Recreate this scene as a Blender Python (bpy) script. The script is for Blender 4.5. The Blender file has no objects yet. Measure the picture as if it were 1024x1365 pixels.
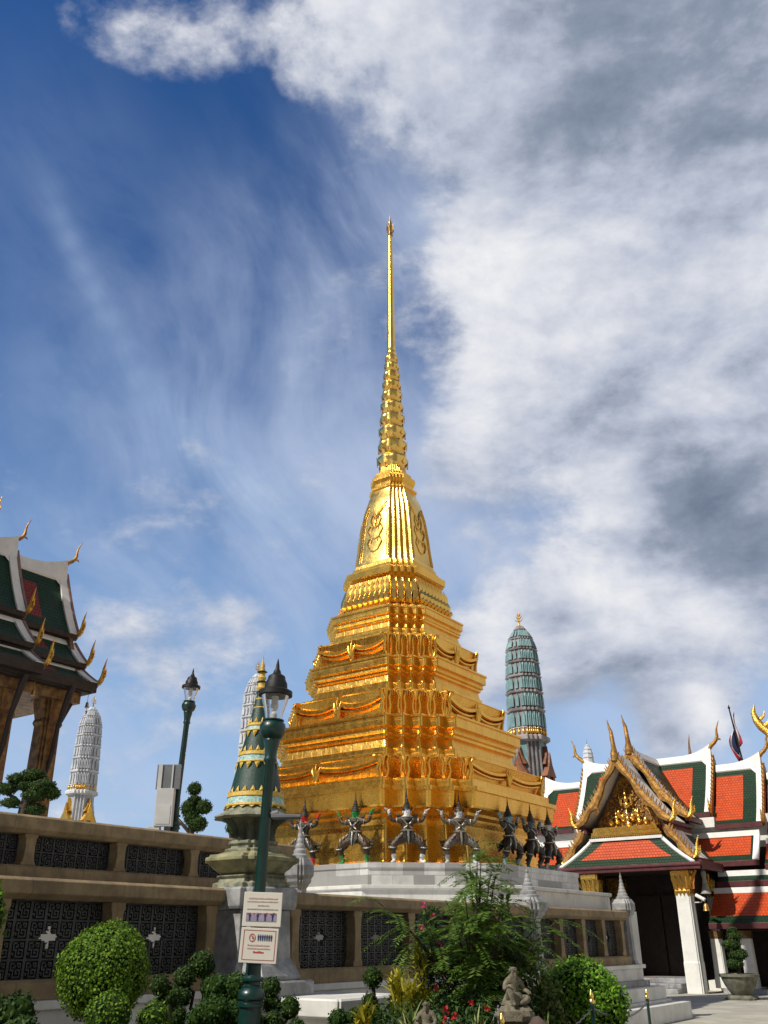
import bpy, bmesh, math, random
import numpy as np
from mathutils import Vector, Matrix
sc = bpy.context.scene
COL = sc.collection
PI = math.pi
RAD = math.radians

# ------------------------------------------------------------------ camera
PITCH, ROLL = RAD(25.5), 0.006
cd = bpy.data.cameras.new('camera')
cam = bpy.data.objects.new('camera', cd)
COL.objects.link(cam)
R0 = Vector((1, 0, 0)); U0 = Vector((0, -math.sin(PITCH), math.cos(PITCH))); F0 = Vector((0, math.cos(PITCH), math.sin(PITCH)))
cx = R0 * math.cos(ROLL) - U0 * math.sin(ROLL)
cy = R0 * math.sin(ROLL) + U0 * math.cos(ROLL)
mw = Matrix((cx, cy, -F0)).transposed().to_4x4()
mw.translation = (0, 0, 1.6)
cam.matrix_world = mw
cd.sensor_fit = 'VERTICAL'
cd.sensor_height = 36.0
cd.lens = 36.0 * 1200 / 1365
cd.clip_start = 0.05
cd.clip_end = 5000
sc.camera = cam

# ------------------------------------------------------------------ light
SUN_AZ, SUN_EL = RAD(233), RAD(45)
sdir = Vector((math.sin(SUN_AZ) * math.cos(SUN_EL), math.cos(SUN_AZ) * math.cos(SUN_EL), math.sin(SUN_EL)))
sl = bpy.data.lights.new('sun', 'SUN')
sl.energy = 4.6
sl.angle = RAD(0.5)
sl.color = (1.0, 0.94, 0.82)
so = bpy.data.objects.new('sun', sl)
COL.objects.link(so)
so.rotation_euler = sdir.to_track_quat('Z', 'Y').to_euler()
sc.view_settings.view_transform = 'Standard'
sc.view_settings.look = 'None'
sc.view_settings.exposure = 0.0
sc.view_settings.gamma = 1.0
sc.view_settings.use_curve_mapping = False


class NT:
    """small node tree writer"""
    def __init__(s, tree):
        s.t = tree
    def n(s, typ, **kw):
        nd = s.t.nodes.new(typ)
        for k, v in kw.items():
            if k == 'inp':
                for kk, vv in v.items():
                    s.set(nd.inputs[kk], vv)
            else:
                setattr(nd, k, v)
        return nd
    def set(s, sock, v):
        if isinstance(v, bpy.types.NodeSocket):
            s.t.links.new(v, sock)
        elif isinstance(v, bpy.types.Node):
            s.t.links.new(v.outputs[0], sock)
        else:
            sock.default_value = v
    def math(s, op, a, b=None, c=None, clamp=False):
        nd = s.t.nodes.new('ShaderNodeMath'); nd.operation = op; nd.use_clamp = clamp
        for i, q in enumerate((a, b, c)):
            if q is not None:
                s.set(nd.inputs[i], q)
        return nd.outputs[0]
    def vmath(s, op, a, b=None, out=0):
        nd = s.t.nodes.new('ShaderNodeVectorMath'); nd.operation = op
        s.set(nd.inputs[0], a)
        if b is not None:
            s.set(nd.inputs[1], b)
        return nd.outputs[out]
    def mix(s, fac, a, b, typ='MIX', clamp=True):
        nd = s.t.nodes.new('ShaderNodeMix'); nd.data_type = 'RGBA'; nd.blend_type = typ
        nd.clamp_factor = clamp
        s.set(nd.inputs[0], fac); s.set(nd.inputs[6], a); s.set(nd.inputs[7], b)
        return nd.outputs[2]
    def noise(s, vec, scale, detail=4, rough=.55, dist=0., out=0):
        nd = s.t.nodes.new('ShaderNodeTexNoise')
        s.set(nd.inputs['Vector'], vec)
        nd.inputs['Scale'].default_value = scale
        nd.inputs['Detail'].default_value = detail
        nd.inputs['Roughness'].default_value = rough
        nd.inputs['Distortion'].default_value = dist
        return nd.outputs[out]
    def smooth(s, x, lo, hi, a=0., b=1.):
        nd = s.t.nodes.new('ShaderNodeMapRange'); nd.interpolation_type = 'SMOOTHSTEP'
        s.set(nd.inputs[0], x)
        for i, q in ((1, lo), (2, hi), (3, a), (4, b)):
            nd.inputs[i].default_value = q
        return nd.outputs[0]


def C4(c):
    return (c[0], c[1], c[2], 1.0)


def sky_dir(x, y):
    """unit direction of a place in the sky, from the photo's 1024 x 1365 grid"""
    d = (x - 512) / 1200 * cx + (682.5 - y) / 1200 * cy + F0
    return d.normalized()


# ------------------------------------------------------------------ sky
def make_world():
    w = bpy.data.worlds.new('World')
    sc.world = w
    w.use_nodes = True
    t = w.node_tree
    t.nodes.clear()
    N = NT(t)
    out = N.n('ShaderNodeOutputWorld')
    bg = N.n('ShaderNodeBackground')
    bg.inputs['Strength'].default_value = 0.1
    t.links.new(bg.outputs[0], out.inputs[0])
    sky = N.n('ShaderNodeTexSky')
    sky.sky_type = 'NISHITA'
    sky.sun_disc = False
    sky.sun_elevation = SUN_EL
    sky.sun_rotation = SUN_AZ
    sky.altitude = 0
    sky.air_density = 1.0
    sky.dust_density = 0.4
    sky.ozone_density = 3.0
    blue = N.n('ShaderNodeHueSaturation', inp={'Saturation': SKY_SAT, 'Value': SKY_VAL, 'Color': sky}).outputs[0]
    blue = N.n('ShaderNodeGamma', inp={'Color': blue, 'Gamma': SKY_GAMMA}).outputs[0]
    D = N.n('ShaderNodeTexCoord').outputs['Generated']
    D = N.vmath('NORMALIZE', D)
    # slow wobble of the cloud outlines
    wob = N.noise(D, 5.0, 3, .5, 0, 1)
    wob = N.vmath('SUBTRACT', wob, (.5, .5, .5))
    wsc = N.n('ShaderNodeVectorMath', operation='SCALE')
    t.links.new(wob, wsc.inputs[0]); wsc.inputs['Scale'].default_value = 0.075
    DW = N.vmath('NORMALIZE', N.vmath('ADD', D, wsc.outputs[0]))

    def lobes(lst, base):
        acc = None
        for x, y, rad, wt in lst:
            d = N.vmath('DOT_PRODUCT', base, tuple(sky_dir(x, y)), 1)
            k = 0.7 / (1 - math.cos(RAD(rad)))
            e = N.math('EXPONENT', N.math('MULTIPLY', N.math('SUBTRACT', d, 1.0), k))
            acc = N.math('MULTIPLY_ADD', e, wt, acc if acc is not None else 0.0)
        return acc
    flat = N.vmath('MULTIPLY', D, (1, 1, 1.7))
    fbm = N.noise(flat, 6.0, 10, .60, .12)
    fbm2 = N.noise(N.vmath('ADD', flat, (3.1, 7.7, 1.3)), 17.0, 6, .6, .1)
    # --- cirrus veil: soft streaks fanning over the left of the sky
    ax = sky_dir(300, 620); b2 = sky_dir(80, 260)
    along = (ax - b2).normalized(); up = ax
    side = along.cross(up).normalized()
    comb = N.n('ShaderNodeCombineXYZ')
    t.links.new(N.vmath('DOT_PRODUCT', D, tuple(along), 1), comb.inputs[0])
    t.links.new(N.vmath('DOT_PRODUCT', D, tuple(side), 1), comb.inputs[1])
    t.links.new(N.vmath('DOT_PRODUCT', D, tuple(up), 1), comb.inputs[2])
    bend = N.noise(D, 2.2, 2, .5, 0, 1)
    bsc = N.n('ShaderNodeVectorMath', operation='SCALE'); t.links.new(N.vmath('SUBTRACT', bend, (.5, .5, .5)), bsc.inputs[0]); bsc.inputs['Scale'].default_value = .22
    st = N.vmath('MULTIPLY', N.vmath('ADD', comb.outputs[0], bsc.outputs[0]), (1.2, 3.4, 1.2))
    cir = N.noise(st, 3.2, 8, .58, .25)
    soft = N.noise(D, 3.4, 6, .55, .3)
    cm = lobes(CIRRUS, D)
    cm = N.math('DIVIDE', N.math('MULTIPLY', cm, 1.5), N.math('ADD', cm, .9))
    tex = N.math('MULTIPLY_ADD', soft, .55, N.math('MULTIPLY', cir, .45))
    veil = N.math('MULTIPLY', cm, N.smooth(tex, .34, .68, .10, .95), clamp=True)
    # --- long wisp
    wm = lobes(WISP, D)
    wisp = N.math('MULTIPLY', N.math('MULTIPLY', wm, .24), N.smooth(cir, .25, .65, .35, 1.), clamp=True)
    # --- cumulus
    cu = lobes(CUMULUS, DW)
    dens = N.math('MULTIPLY_ADD', N.math('SUBTRACT', fbm, .5), 3.7, N.math('MULTIPLY', cu, .84))
    dens = N.math('MULTIPLY_ADD', N.math('SUBTRACT', fbm2, .5), .9, dens)
    cov = N.smooth(dens, .12, 1.25)
    # brightness
    dk = lobes(DARK, DW)
    lit = lobes(BRIGHT, DW)
    relief = N.noise(N.vmath('ADD', flat, tuple(0.03 * Vector((-.5, -.4, .75)))), 6.0, 10, .60, .12)
    shade = N.math('MULTIPLY', N.math('SUBTRACT', fbm, relief), 2.2)
    b = N.math('ADD', N.math('MULTIPLY_ADD', dk, -.66, lit), shade)
    b = N.math('MULTIPLY_ADD', N.math('SUBTRACT', fbm2, .5), .45, b)
    b = N.math('MULTIPLY_ADD', N.math('SUBTRACT', fbm, .5), 1.3, b)
    ramp = N.n('ShaderNodeValToRGB')
    t.links.new(N.math('MULTIPLY_ADD', b, .42, .5), ramp.inputs[0])
    cr = ramp.color_ramp
    cr.elements[0].position = 0.0; cr.elements[0].color = (.16, .20, .28, 1)
    cr.elements[1].position = 1.0; cr.elements[1].color = (.92, .92, .92, 1)
    for p_, c_ in ((.25, (.265, .315, .41, 1)), (.5, (.50, .545, .655)), (.75, (.73, .75, .81))):
        e = cr.elements.new(p_); e.color = C4(c_)
    cl = N.n('ShaderNodeVectorMath', operation='SCALE'); t.links.new(ramp.outputs[0], cl.inputs[0]); cl.inputs['Scale'].default_value = 10.0
    sz = N.n('ShaderNodeSeparateXYZ'); t.links.new(D, sz.inputs[0]); D_y = sz.outputs[1]; D_x = sz.outputs[0]
    low = N.smooth(sz.outputs[2], .0, .66, 1.0, 0.)
    blue = N.mix(N.math('MULTIPLY', low, .85), blue, (3.5, 5.3, 7.9, 1))
    # unseen grey overcast added behind the camera to give neutral fill light
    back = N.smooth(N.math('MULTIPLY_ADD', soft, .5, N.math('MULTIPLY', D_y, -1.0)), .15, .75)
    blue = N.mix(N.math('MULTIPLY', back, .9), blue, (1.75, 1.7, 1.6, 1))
    rt = N.smooth(D_x, .48, .75)  # unseen pale cloud added to the right, brightens the gold's right faces
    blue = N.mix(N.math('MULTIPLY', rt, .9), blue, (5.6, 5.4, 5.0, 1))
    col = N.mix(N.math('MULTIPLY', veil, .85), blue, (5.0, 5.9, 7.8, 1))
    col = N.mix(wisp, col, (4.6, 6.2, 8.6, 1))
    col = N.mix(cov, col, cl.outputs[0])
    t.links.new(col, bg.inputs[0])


SKY_SAT, SKY_VAL, SKY_GAMMA = 1.25, .86, 1.25
# (x, y) on the photo's grid, angular radius in degrees, weight
CIRRUS = [(720, 480, 9, 0.78), (850, 250, 9, 0.78), (900, 700, 8, 0.78), (660, 620, 7, 0.65), (820, 990, 7, 0.78), (960, 930, 5, 0.65), (450, 440, 6, 0.65), (420, 320, 4.5, 0.45), (500, 300, 3.5, 0.45), (490, 560, 6, 0.59), (330, 700, 6, 0.72), (200, 740, 5, 0.59), (470, 680, 6, 0.65), (60, 800, 6, 0.26), (260, 860, 6, 0.65), (600, 720, 7, 0.59), (200, 960, 7, 0.59), (640, 900, 7, 0.52), (330, 1000, 6, 0.52), (80, 1020, 8, 0.52), (560, 240, 4.5, 0.59), (620, 330, 4.5, 0.52), (150, 610, 4, 0.2), (140, 420, 5, 0.3), (330, 440, 4.5, 0.35), (110, 640, 4.5, 0.35), (60, 200, 4, 0.15)]
WISP = [(62, 215, .8, .4), (70, 250, .65, .8), (80, 285, .6, 1.), (93, 320, .6, 1.1), (108, 355, .65, 1.1), (126, 390, .7, 1.1), (144, 425, .75, 1.1), (162, 460, .85, 1.), (182, 495, .95, 1.), (206, 530, 1.1, .9), (236, 565, 1.3, .8), (285, 612, 1.8, .9), (340, 662, 2.0, 1.), (395, 712, 2.0, .9), (110, 520, 1.7, .35), (60, 490, 1.8, .35), (170, 560, 1.8, .4), (225, 600, 1.6, .4)]
CUMULUS = [(30, 560, 5, -.3), (60, 430, 4, -.25), (250, 690, 2.6, .42), (330, 760, 3, .42), (180, 850, 3, .40), (90, 920, 3, .36), (250, 900, 3, .40), (160, 700, 2.2, .34), (300, 830, 2.2, .38), (420, 690, 2.5, .36), (60, 1000, 3, .36), (220, 1010, 2.5, .34), (900, 330, 9, .85), (830, 80, 10, 1.0), (690, 40, 5.5, .7), (560, 25, 4.0, .50), (450, 35, 3.0, .45), (360, 30, 2.2, .45), (290, 62, 1.9, .54), (225, 88, 1.6, .56), (178, 78, 1.0, .48), (190, 35, .8, .25), (395, 115, 1.7, .42), (430, 170, 1.8, .40), (440, 238, 1.5, .62), (490, 215, 1.4, .45), (560, 130, 3.4, .42), (660, 160, 4, .42), (720, 360, 5, .7), (690, 440, 3.4, .75), (665, 540, 3.0, .75), (615, 605, 2.5, .75), (700, 590, 3.6, .5), (610, 310, 2.0, .45), (780, 480, 5, .6), (920, 540, 8, .95), (970, 690, 6, .9), (820, 690, 2.8, .75), (870, 830, 4.4, .95), (740, 815, 3.2, .75), (990, 830, 4, .85), (665, 835, 2.6, .75), (610, 880, 2.2, .5), (700, 930, 2.6, .45), (640, 960, 2.4, .4), (780, 893, 3.4, .8), (900, 895, 3, .6), (915, 968, 1.6, 1.0), (860, 985, 1.3, .8), (600, 820, 2.5, .35), (1100, 450, 11, .9), (1010, 60, 9, .9), (640, 740, 3.2, .45), (130, 160, 5, -.5), (60, 350, 9, -.5), (520, 430, 2.4, -.3), (350, 250, 3.5, -.5), (300, 160, 2.2, -.35), (745, 650, 2.0, -.35), (800, 955, 1.6, -.3), (350, 95, .8, -.3)]
DARK = [(970, 70, 7, .75), (800, 130, 5, .35), (850, 230, 6, .45), (690, 230, 4, .30), (930, 620, 3.2, .55), (900, 695, 2.8, .8), (990, 695, 3.2, .75), (860, 760, 2.2, .45), (960, 770, 2.5, .4), (740, 900, 2.4, .5), (860, 888, 2.8, .6), (730, 826, 1.5, .6), (990, 470, 4, .25), (600, 640, 2.4, .2), (760, 40, 5, .3), (840, 560, 2.5, .25), (660, 640, 3, .15), (880, 995, 1.0, .4)]
BRIGHT = [(900, 800, 2.5, .35), (700, 860, 2.0, .3), (650, 470, 4, .55), (770, 340, 5, .40), (930, 320, 5, .40), (800, 690, 2.2, .9), (850, 822, 2.6, .75), (780, 800, 2.0, .6), (960, 840, 2.2, .5), (950, 525, 1.5, .8), (900, 520, 1.3, .4), (930, 958, 1.4, 1.0), (670, 830, 2.0, .5), (600, 60, 5, .25), (420, 50, 5, .30), (640, 350, 3.5, .4), (240, 80, 3.5, .30), (440, 240, 2.4, .45), (620, 560, 2.6, .35), (690, 780, 3, .3), (830, 640, 1.2, .4), (870, 150, 1.2, .25), (1010, 390, 2, .2)]
make_world()

# ------------------------------------------------------------------ axes of the temple yard
TH = RAD(35)
U = Vector((math.sin(TH), math.cos(TH), 0))      # receding to the right
R = Vector((math.cos(TH), -math.sin(TH), 0))     # near right
ROT = -TH                                        # local X = R, local Y = U
# ------------------------------------------------------------------ materials
def new_mat(name):
    m = bpy.data.materials.new(name)
    m.use_nodes = True
    t = m.node_tree
    t.nodes.clear()
    N = NT(t)
    out = N.n('ShaderNodeOutputMaterial')
    b = N.n('ShaderNodeBsdfPrincipled')
    t.links.new(b.outputs[0], out.inputs[0])
    return m, N, b, out


def M(name, c1, c2=None, scale=4., rough=.6, rough2=None, metal=0., bump=0., bscale=40., spec=.5, blocks=None, streak=False, dirt=None, coat=0.):
    """painted, stone or metal surface with mottling, optional block joints, run-off streaks and dirt"""
    m, N, b, out = new_mat(name)
    co = N.n('ShaderNodeTexCoord').outputs['Object']
    c2 = c2 or tuple(x * .72 for x in c1)
    n1 = N.noise(co, scale, 6, .6)
    col = N.mix(N.smooth(n1, .32, .68), C4(c1), C4(c2))
    if streak:
        sv = N.vmath('MULTIPLY', co, (7, 7, .6))
        col = N.mix(N.math('MULTIPLY', N.smooth(N.noise(sv, 1.6, 5, .65), .50, .72), streak), col, C4(tuple(x * .42 for x in c1)))
    bumps = N.noise(co, bscale, 5, .6)
    if blocks:
        axis, bw, bh, joint, var = blocks
        sep = N.n('ShaderNodeSeparateXYZ'); N.t.links.new(co, sep.inputs[0])
        cb = N.n('ShaderNodeCombineXYZ')
        if axis == 'mix':
            N.set(cb.inputs[0], N.math('ADD', sep.outputs[0], N.math('MULTIPLY', sep.outputs[1], 1.0)))
        else:
            N.t.links.new(sep.outputs['XYZ'.index(axis)], cb.inputs[0])
        N.t.links.new(sep.outputs[2] if axis != 'Z' else sep.outputs[1], cb.inputs[1])
        if axis == 'Z':
            N.t.links.new(sep.outputs[0], cb.inputs[0])
        br = N.n('ShaderNodeTexBrick')
        N.t.links.new(cb.outputs[0], br.inputs['Vector'])
        br.inputs['Scale'].default_value = 1.0
        br.inputs['Brick Width'].default_value = bw
        br.inputs['Row Height'].default_value = bh
        br.inputs['Mortar Size'].default_value = joint
        br.inputs['Mortar Smooth'].default_value = .3
        br.inputs['Color1'].default_value = (0, 0, 0, 1)
        br.inputs['Color2'].default_value = (1, 1, 1, 1)
        br.inputs['Mortar'].default_value = (.5, .5, .5, 1)
        br.offset = .5
        col = N.mix(N.math('MULTIPLY', N.smooth(br.outputs['Color'], .25, .7), var), col, C4(tuple(x * .36 for x in c1)))
        col = N.mix(N.math('MULTIPLY', br.outputs['Fac'], .55), col, C4(tuple(x * .3 for x in c1)))
        bumps = N.math('MULTIPLY_ADD', br.outputs['Fac'], -1.2, bumps)
    if dirt:
        col = N.mix(N.math('MULTIPLY', N.smooth(N.noise(co, dirt[1], 6, .7), .5, .72), dirt[2]), col, C4(dirt[0]))
    N.t.links.new(col, b.inputs['Base Color'])
    b.inputs['Metallic'].default_value = metal
    if rough2 is None:
        rough2 = min(1, rough + .15)
    N.t.links.new(N.smooth(N.noise(co, scale * 2.3, 4, .6), .3, .7, rough, rough2), b.inputs['Roughness'])
    b.inputs['Specular IOR Level'].default_value = spec
    if coat:
        b.inputs['Coat Weight'].default_value = coat
        b.inputs['Coat Roughness'].default_value = .12
    if bump:
        bp = N.n('ShaderNodeBump', inp={'Strength': bump, 'Distance': .02, 'Height': bumps})
        N.t.links.new(bp.outputs[0], b.inputs['Normal'])
    return m


def leaf_mat(name, c1, c2, c3=None, trans=.25, rough=.6):
    m, N, b, out = new_mat(name)
    g = N.n('ShaderNodeNewGeometry')
    rp = N.n('ShaderNodeValToRGB')
    N.t.links.new(g.outputs['Random Per Island'], rp.inputs[0])
    cr = rp.color_ramp
    cr.elements[0].color = C4(c1); cr.elements[1].color = C4(c3 or c2)
    e = cr.elements.new(.6); e.color = C4(c2)
    N.t.links.new(rp.outputs[0], b.inputs['Base Color'])
    b.inputs['Roughness'].default_value = rough
    b.inputs['Specular IOR Level'].default_value = .25
    tr = N.n('ShaderNodeBsdfTranslucent')
    N.t.links.new(N.mix(.5, rp.outputs[0], C4(tuple(min(1, x * 1.5) for x in c2))), tr.inputs[0])
    ms = N.n('ShaderNodeMixShader')
    ms.inputs[0].default_value = trans
    N.t.links.new(b.outputs[0], ms.inputs[1]); N.t.links.new(tr.outputs[0], ms.inputs[2])
    N.t.links.new(ms.outputs[0], out.inputs[0])
    return m


def gold_mat(name, col, col2, rough, bump, panel=True, tarnish=.35):
    m, N, b, out = new_mat(name)
    co = N.n('ShaderNodeTexCoord').outputs['Object']
    n1 = N.noise(N.vmath('MULTIPLY', co, (1, 1, .35)), 2.0, 5, .55)
    c = N.mix(N.smooth(n1, .3, .75), C4(col), C4(col2))
    sv = N.vmath('MULTIPLY', co, (9, 9, .7))
    c = N.mix(N.math('MULTIPLY', N.smooth(N.noise(sv, 1.5, 5, .65), .48, .74), tarnish), c, (col[0] * .42, col[1] * .36, col[2] * .3, 1))
    h = N.noise(co, 22., 4, .6)
    if panel:
        sep = N.n('ShaderNodeSeparateXYZ'); N.t.links.new(co, sep.inputs[0])
        cb = N.n('ShaderNodeCombineXYZ')
        N.set(cb.inputs[0], N.math('ADD', sep.outputs[0], sep.outputs[1])); N.t.links.new(sep.outputs[2], cb.inputs[1])
        br = N.n('ShaderNodeTexBrick')
        N.t.links.new(cb.outputs[0], br.inputs['Vector'])
        for k, v in (('Scale', 1.), ('Brick Width', .30), ('Row Height', .24), ('Mortar Size', .0035), ('Mortar Smooth', .2)):
            br.inputs[k].default_value = v
        br.inputs['Color1'].default_value = (0, 0, 0, 1); br.inputs['Color2'].default_value = (1, 1, 1, 1)
        br.inputs['Mortar'].default_value = (0, 0, 0, 1)
        c = N.mix(N.math('MULTIPLY', br.outputs['Color'], .2), c, (col[0] * .62, col[1] * .55, col[2] * .5, 1))
        h = N.math('MULTIPLY_ADD', br.outputs['Fac'], -.5, h)
        h = N.math('MULTIPLY_ADD', br.outputs['Color'], .25, h)
    h = N.math('MULTIPLY_ADD', N.noise(co, 5., 3, .5), .7, h)
    N.t.links.new(c, b.inputs['Base Color'])
    b.inputs['Metallic'].default_value = 1.0
    N.t.links.new(N.smooth(N.noise(co, 6., 4, .6), .3, .7, rough, rough + .07), b.inputs['Roughness'])
    bp = N.n('ShaderNodeBump', inp={'Strength': bump, 'Distance': .03, 'Height': h})
    N.t.links.new(bp.outputs[0], b.inputs['Normal'])
    return m


def tile_mat(name, c1, c2, axis):
    """glazed roof tiles; axis = local axis the ridge runs along"""
    m, N, b, out = new_mat(name)
    co = N.n('ShaderNodeTexCoord').outputs['Object']
    sep = N.n('ShaderNodeSeparateXYZ'); N.t.links.new(co, sep.inputs[0])
    cb = N.n('ShaderNodeCombineXYZ')
    N.t.links.new(sep.outputs['XYZ'.index(axis)], cb.inputs[0]); N.t.links.new(sep.outputs[2], cb.inputs[1])
    br = N.n('ShaderNodeTexBrick')
    N.t.links.new(cb.outputs[0], br.inputs['Vector'])
    for k, v in (('Scale', 1.), ('Brick Width', .11), ('Row Height', .095), ('Mortar Size', .012), ('Mortar Smooth', .6)):
        br.inputs[k].default_value = v
    br.inputs['Color1'].default_value = (0, 0, 0, 1); br.inputs['Color2'].default_value = (1, 1, 1, 1)
    br.inputs['Mortar'].default_value = (0, 0, 0, 1)
    c = N.mix(N.math('MULTIPLY', br.outputs['Color'], .75), C4(c1), C4(c2))
    c = N.mix(N.math('MULTIPLY', N.smooth(N.noise(co, 2.5, 6, .7), .5, .72), .45), c, C4(tuple(x * .45 for x in c1)))
    c = N.mix(N.math('MULTIPLY', br.outputs['Fac'], .7), c, C4(tuple(x * .3 for x in c1)))
    N.t.links.new(c, b.inputs['Base Color'])
    b.inputs['Roughness'].default_value = .55
    b.inputs['Specular IOR Level'].default_value = .3
    saw = N.math('FRACT', N.math('MULTIPLY', sep.outputs[2], 1 / .095))
    h = N.math('MULTIPLY_ADD', br.outputs['Fac'], -.6, N.math('MULTIPLY', saw, -.6))
    bp = N.n('ShaderNodeBump', inp={'Strength': .6, 'Distance': .03, 'Height': h})
    N.t.links.new(bp.outputs[0], b.inputs['Normal'])
    return m


def glass_mat(name):
    m, N, b, out = new_mat(name)
    lw = N.n('ShaderNodeLayerWeight'); lw.inputs['Blend'].default_value = .25
    tr = N.n('ShaderNodeBsdfTransparent'); tr.inputs[0].default_value = (.93, .93, .95, 1)
    gl = N.n('ShaderNodeBsdfGlossy'); gl.inputs['Roughness'].default_value = .05
    ms = N.n('ShaderNodeMixShader')
    N.t.links.new(N.math('MULTIPLY_ADD', lw.outputs['Fresnel'], .8, .06), ms.inputs[0])
    N.t.links.new(tr.outputs[0], ms.inputs[1]); N.t.links.new(gl.outputs[0], ms.inputs[2])
    N.t.links.new(ms.outputs[0], out.inputs[0])
    return m


MT = {}
MT['gold'] = gold_mat('gold_leaf', (1.0, .60, .125), (.92, .50, .085), .24, .18, tarnish=.36)
MT['gold_smooth'] = gold_mat('gold_polished', (1.0, .68, .20), (.92, .56, .12), .22, .15, panel=False, tarnish=.2)
MT['gold_swag'] = gold_mat('gold_relief', (.98, .56, .10), (.88, .46, .07), .24, .12, panel=False, tarnish=.3)
MT['gold_carved'] = gold_mat('gold_carving', (.85, .52, .11), (.62, .33, .06), .32, .8, panel=False, tarnish=.3)
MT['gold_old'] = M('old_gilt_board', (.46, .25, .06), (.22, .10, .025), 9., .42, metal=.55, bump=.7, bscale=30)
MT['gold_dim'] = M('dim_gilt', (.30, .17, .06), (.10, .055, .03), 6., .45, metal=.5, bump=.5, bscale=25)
MT['white'] = M('white_plaster', (.80, .795, .765), (.72, .71, .67), 2., .7, bump=.15, bscale=30, dirt=((.42, .40, .35), 3., .4))
MT['white_roof'] = M('white_roof_border', (.80, .795, .78), (.72, .71, .69), 3., .55, bump=.1, dirt=((.40, .39, .36), 5., .3))
MT['marble'] = M('grey_marble_blocks', (.66, .655, .64), (.48, .48, .48), 3.2, .42, bump=.1, blocks=('mix', .62, .235, .006, .85), streak=.35)
MT['marble_plain'] = M('grey_marble', (.37, .37, .375), (.17, .172, .18), 4.5, .45, bump=.12, streak=.45)
MT['marble_dark'] = M('weathered_grey_marble', (.30, .305, .33), (.17, .175, .19), 5., .5, bump=.15, streak=.5)
MT['white_marble'] = M('white_marble', (.72, .715, .69), (.56, .555, .53), 1.6, .5, bump=.1, dirt=((.34, .33, .28), 2.2, .55), streak=.25)
MT['brown'] = M('brown_sandstone', (.33, .24, .13), (.21, .15, .08), 5., .7, bump=.3, bscale=55, blocks=('Y', 1.15, 6., .006, .25), streak=.35, dirt=((.12, .10, .075), 2.4, .5))
MT['lattice'] = M('grey_glazed_block', (.052, .054, .057), (.026, .027, .030), 7., .4, bump=.4, bscale=45)
MT['black'] = M('black_iron', (.010, .010, .011), (.016, .016, .017), 8., .45, spec=.3)
MT['pinkboard'] = M('faded_gable_edge', (.26, .15, .13), (.18, .10, .09), 6., .6)
MT['lampgreen'] = M('green_cast_iron', (.003, .036, .030), (.002, .024, .020), 5., .28, bump=.12, bscale=25, coat=.15)
MT['glass'] = glass_mat('lamp_glass')
MT['bulb'] = M('frosted_bulb', (.75, .72, .62), None, 5, .4)
MT['brass'] = M('brass_fitting', (.55, .36, .12), (.38, .22, .07), 6, .35, metal=.9)
MT['green_y'] = tile_mat('green_tile_along_y', (.006, .034, .010), (.010, .05, .016), 'Y')
MT['red_y'] = tile_mat('dull_red_tile_along_y', (.26, .035, .02), (.18, .025, .015), 'Y')
MT['orange_y'] = tile_mat('orange_tile_along_y', (.62, .082, .014), (.48, .055, .010), 'Y')
MT['green_x'] = tile_mat('green_tile_along_x', (.005, .030, .009), (.009, .044, .014), 'X')
MT['orange_x'] = tile_mat('orange_tile_along_x', (.62, .082, .014), (.48, .055, .010), 'X')
MT['maroon'] = M('maroon_timber', (.10, .016, .02), (.06, .010, .013), 4., .45, bump=.1)
MT['darkwood_and_shade'] = M('dark_timber_and_shade', (.018, .012, .010), (.03, .018, .014), 4., .6)  # near black; also carries the painted shade of doorway and gallery interior
MT['flag_stone'] = M('courtyard_paving', (.46, .44, .375), (.36, .345, .29), 1.2, .8, bump=.2, bscale=30, blocks=('Z', .9, .6, .008, .18), dirt=((.22, .21, .17), .8, .5))
MT['terrace'] = M('terrace_marble_floor', (.66, .66, .64), (.52, .52, .51), 1.5, .55, bump=.1, blocks=('Z', .6, .6, .006, .15))
MT['soil'] = M('planting_soil', (.10, .085, .055), (.06, .05, .03), 6., .95, bump=.8, bscale=20)
MT['sign'] = M('cream_sign_board', (.74, .70, .63), (.70, .66, .58), 3., .5)
MT['red'] = M('red_print', (.55, .07, .05), (.45, .06, .05), 9., .6)
MT['pinkprint'] = M('faded_red_print', (.60, .42, .38), (.55, .38, .34), 9., .6)
MT['purple'] = M('purple_print', (.36, .31, .42), (.30, .25, .36), 14., .6)
MT['navy'] = M('navy_print', (.025, .04, .16), (.02, .03, .10), 9., .6)
MT['greyprint'] = M('grey_print', (.40, .38, .35), (.34, .32, .30), 9., .6)
MT['alu'] = M('grey_sheet_metal', (.17, .18, .20), (.12, .13, .145), 3., .5, metal=.3)
MT['greybox'] = M('light_grey_cabinet', (.50, .50, .50), (.42, .42, .42), 3., .5)
MT['mosaic_green'] = M('dark_green_mosaic', (.004, .030, .021), (.009, .05, .034), 30., .4, bump=.3, bscale=70)
MT['mosaic_yellow'] = M('yellow_mosaic', (.66, .45, .07), (.50, .30, .04), 22., .4, bump=.3, bscale=60)
MT['mosaic_aqua'] = M('aqua_mosaic', (.55, .66, .60), (.10, .32, .30), 26., .4, bump=.2, bscale=60)
MT['mossy'] = M('mossy_carved_stone', (.30, .30, .215), (.09, .10, .07), 7., .7, bump=.7, bscale=28, streak=.45)
MT['dark_flutes'] = M('dark_mossy_flutes', (.10, .11, .075), (.03, .035, .025), 6., .7, bump=.5, bscale=28, streak=.5)
MT['basin'] = M('lichen_stone', (.33, .31, .17), (.16, .155, .085), 5., .8, bump=.5, bscale=30, streak=.4)
MT['prang_blue'] = M('aqua_ceramic', (.19, .315, .33), (.10, .20, .22), 1.2, .5, bump=.3, bscale=5)
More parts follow.
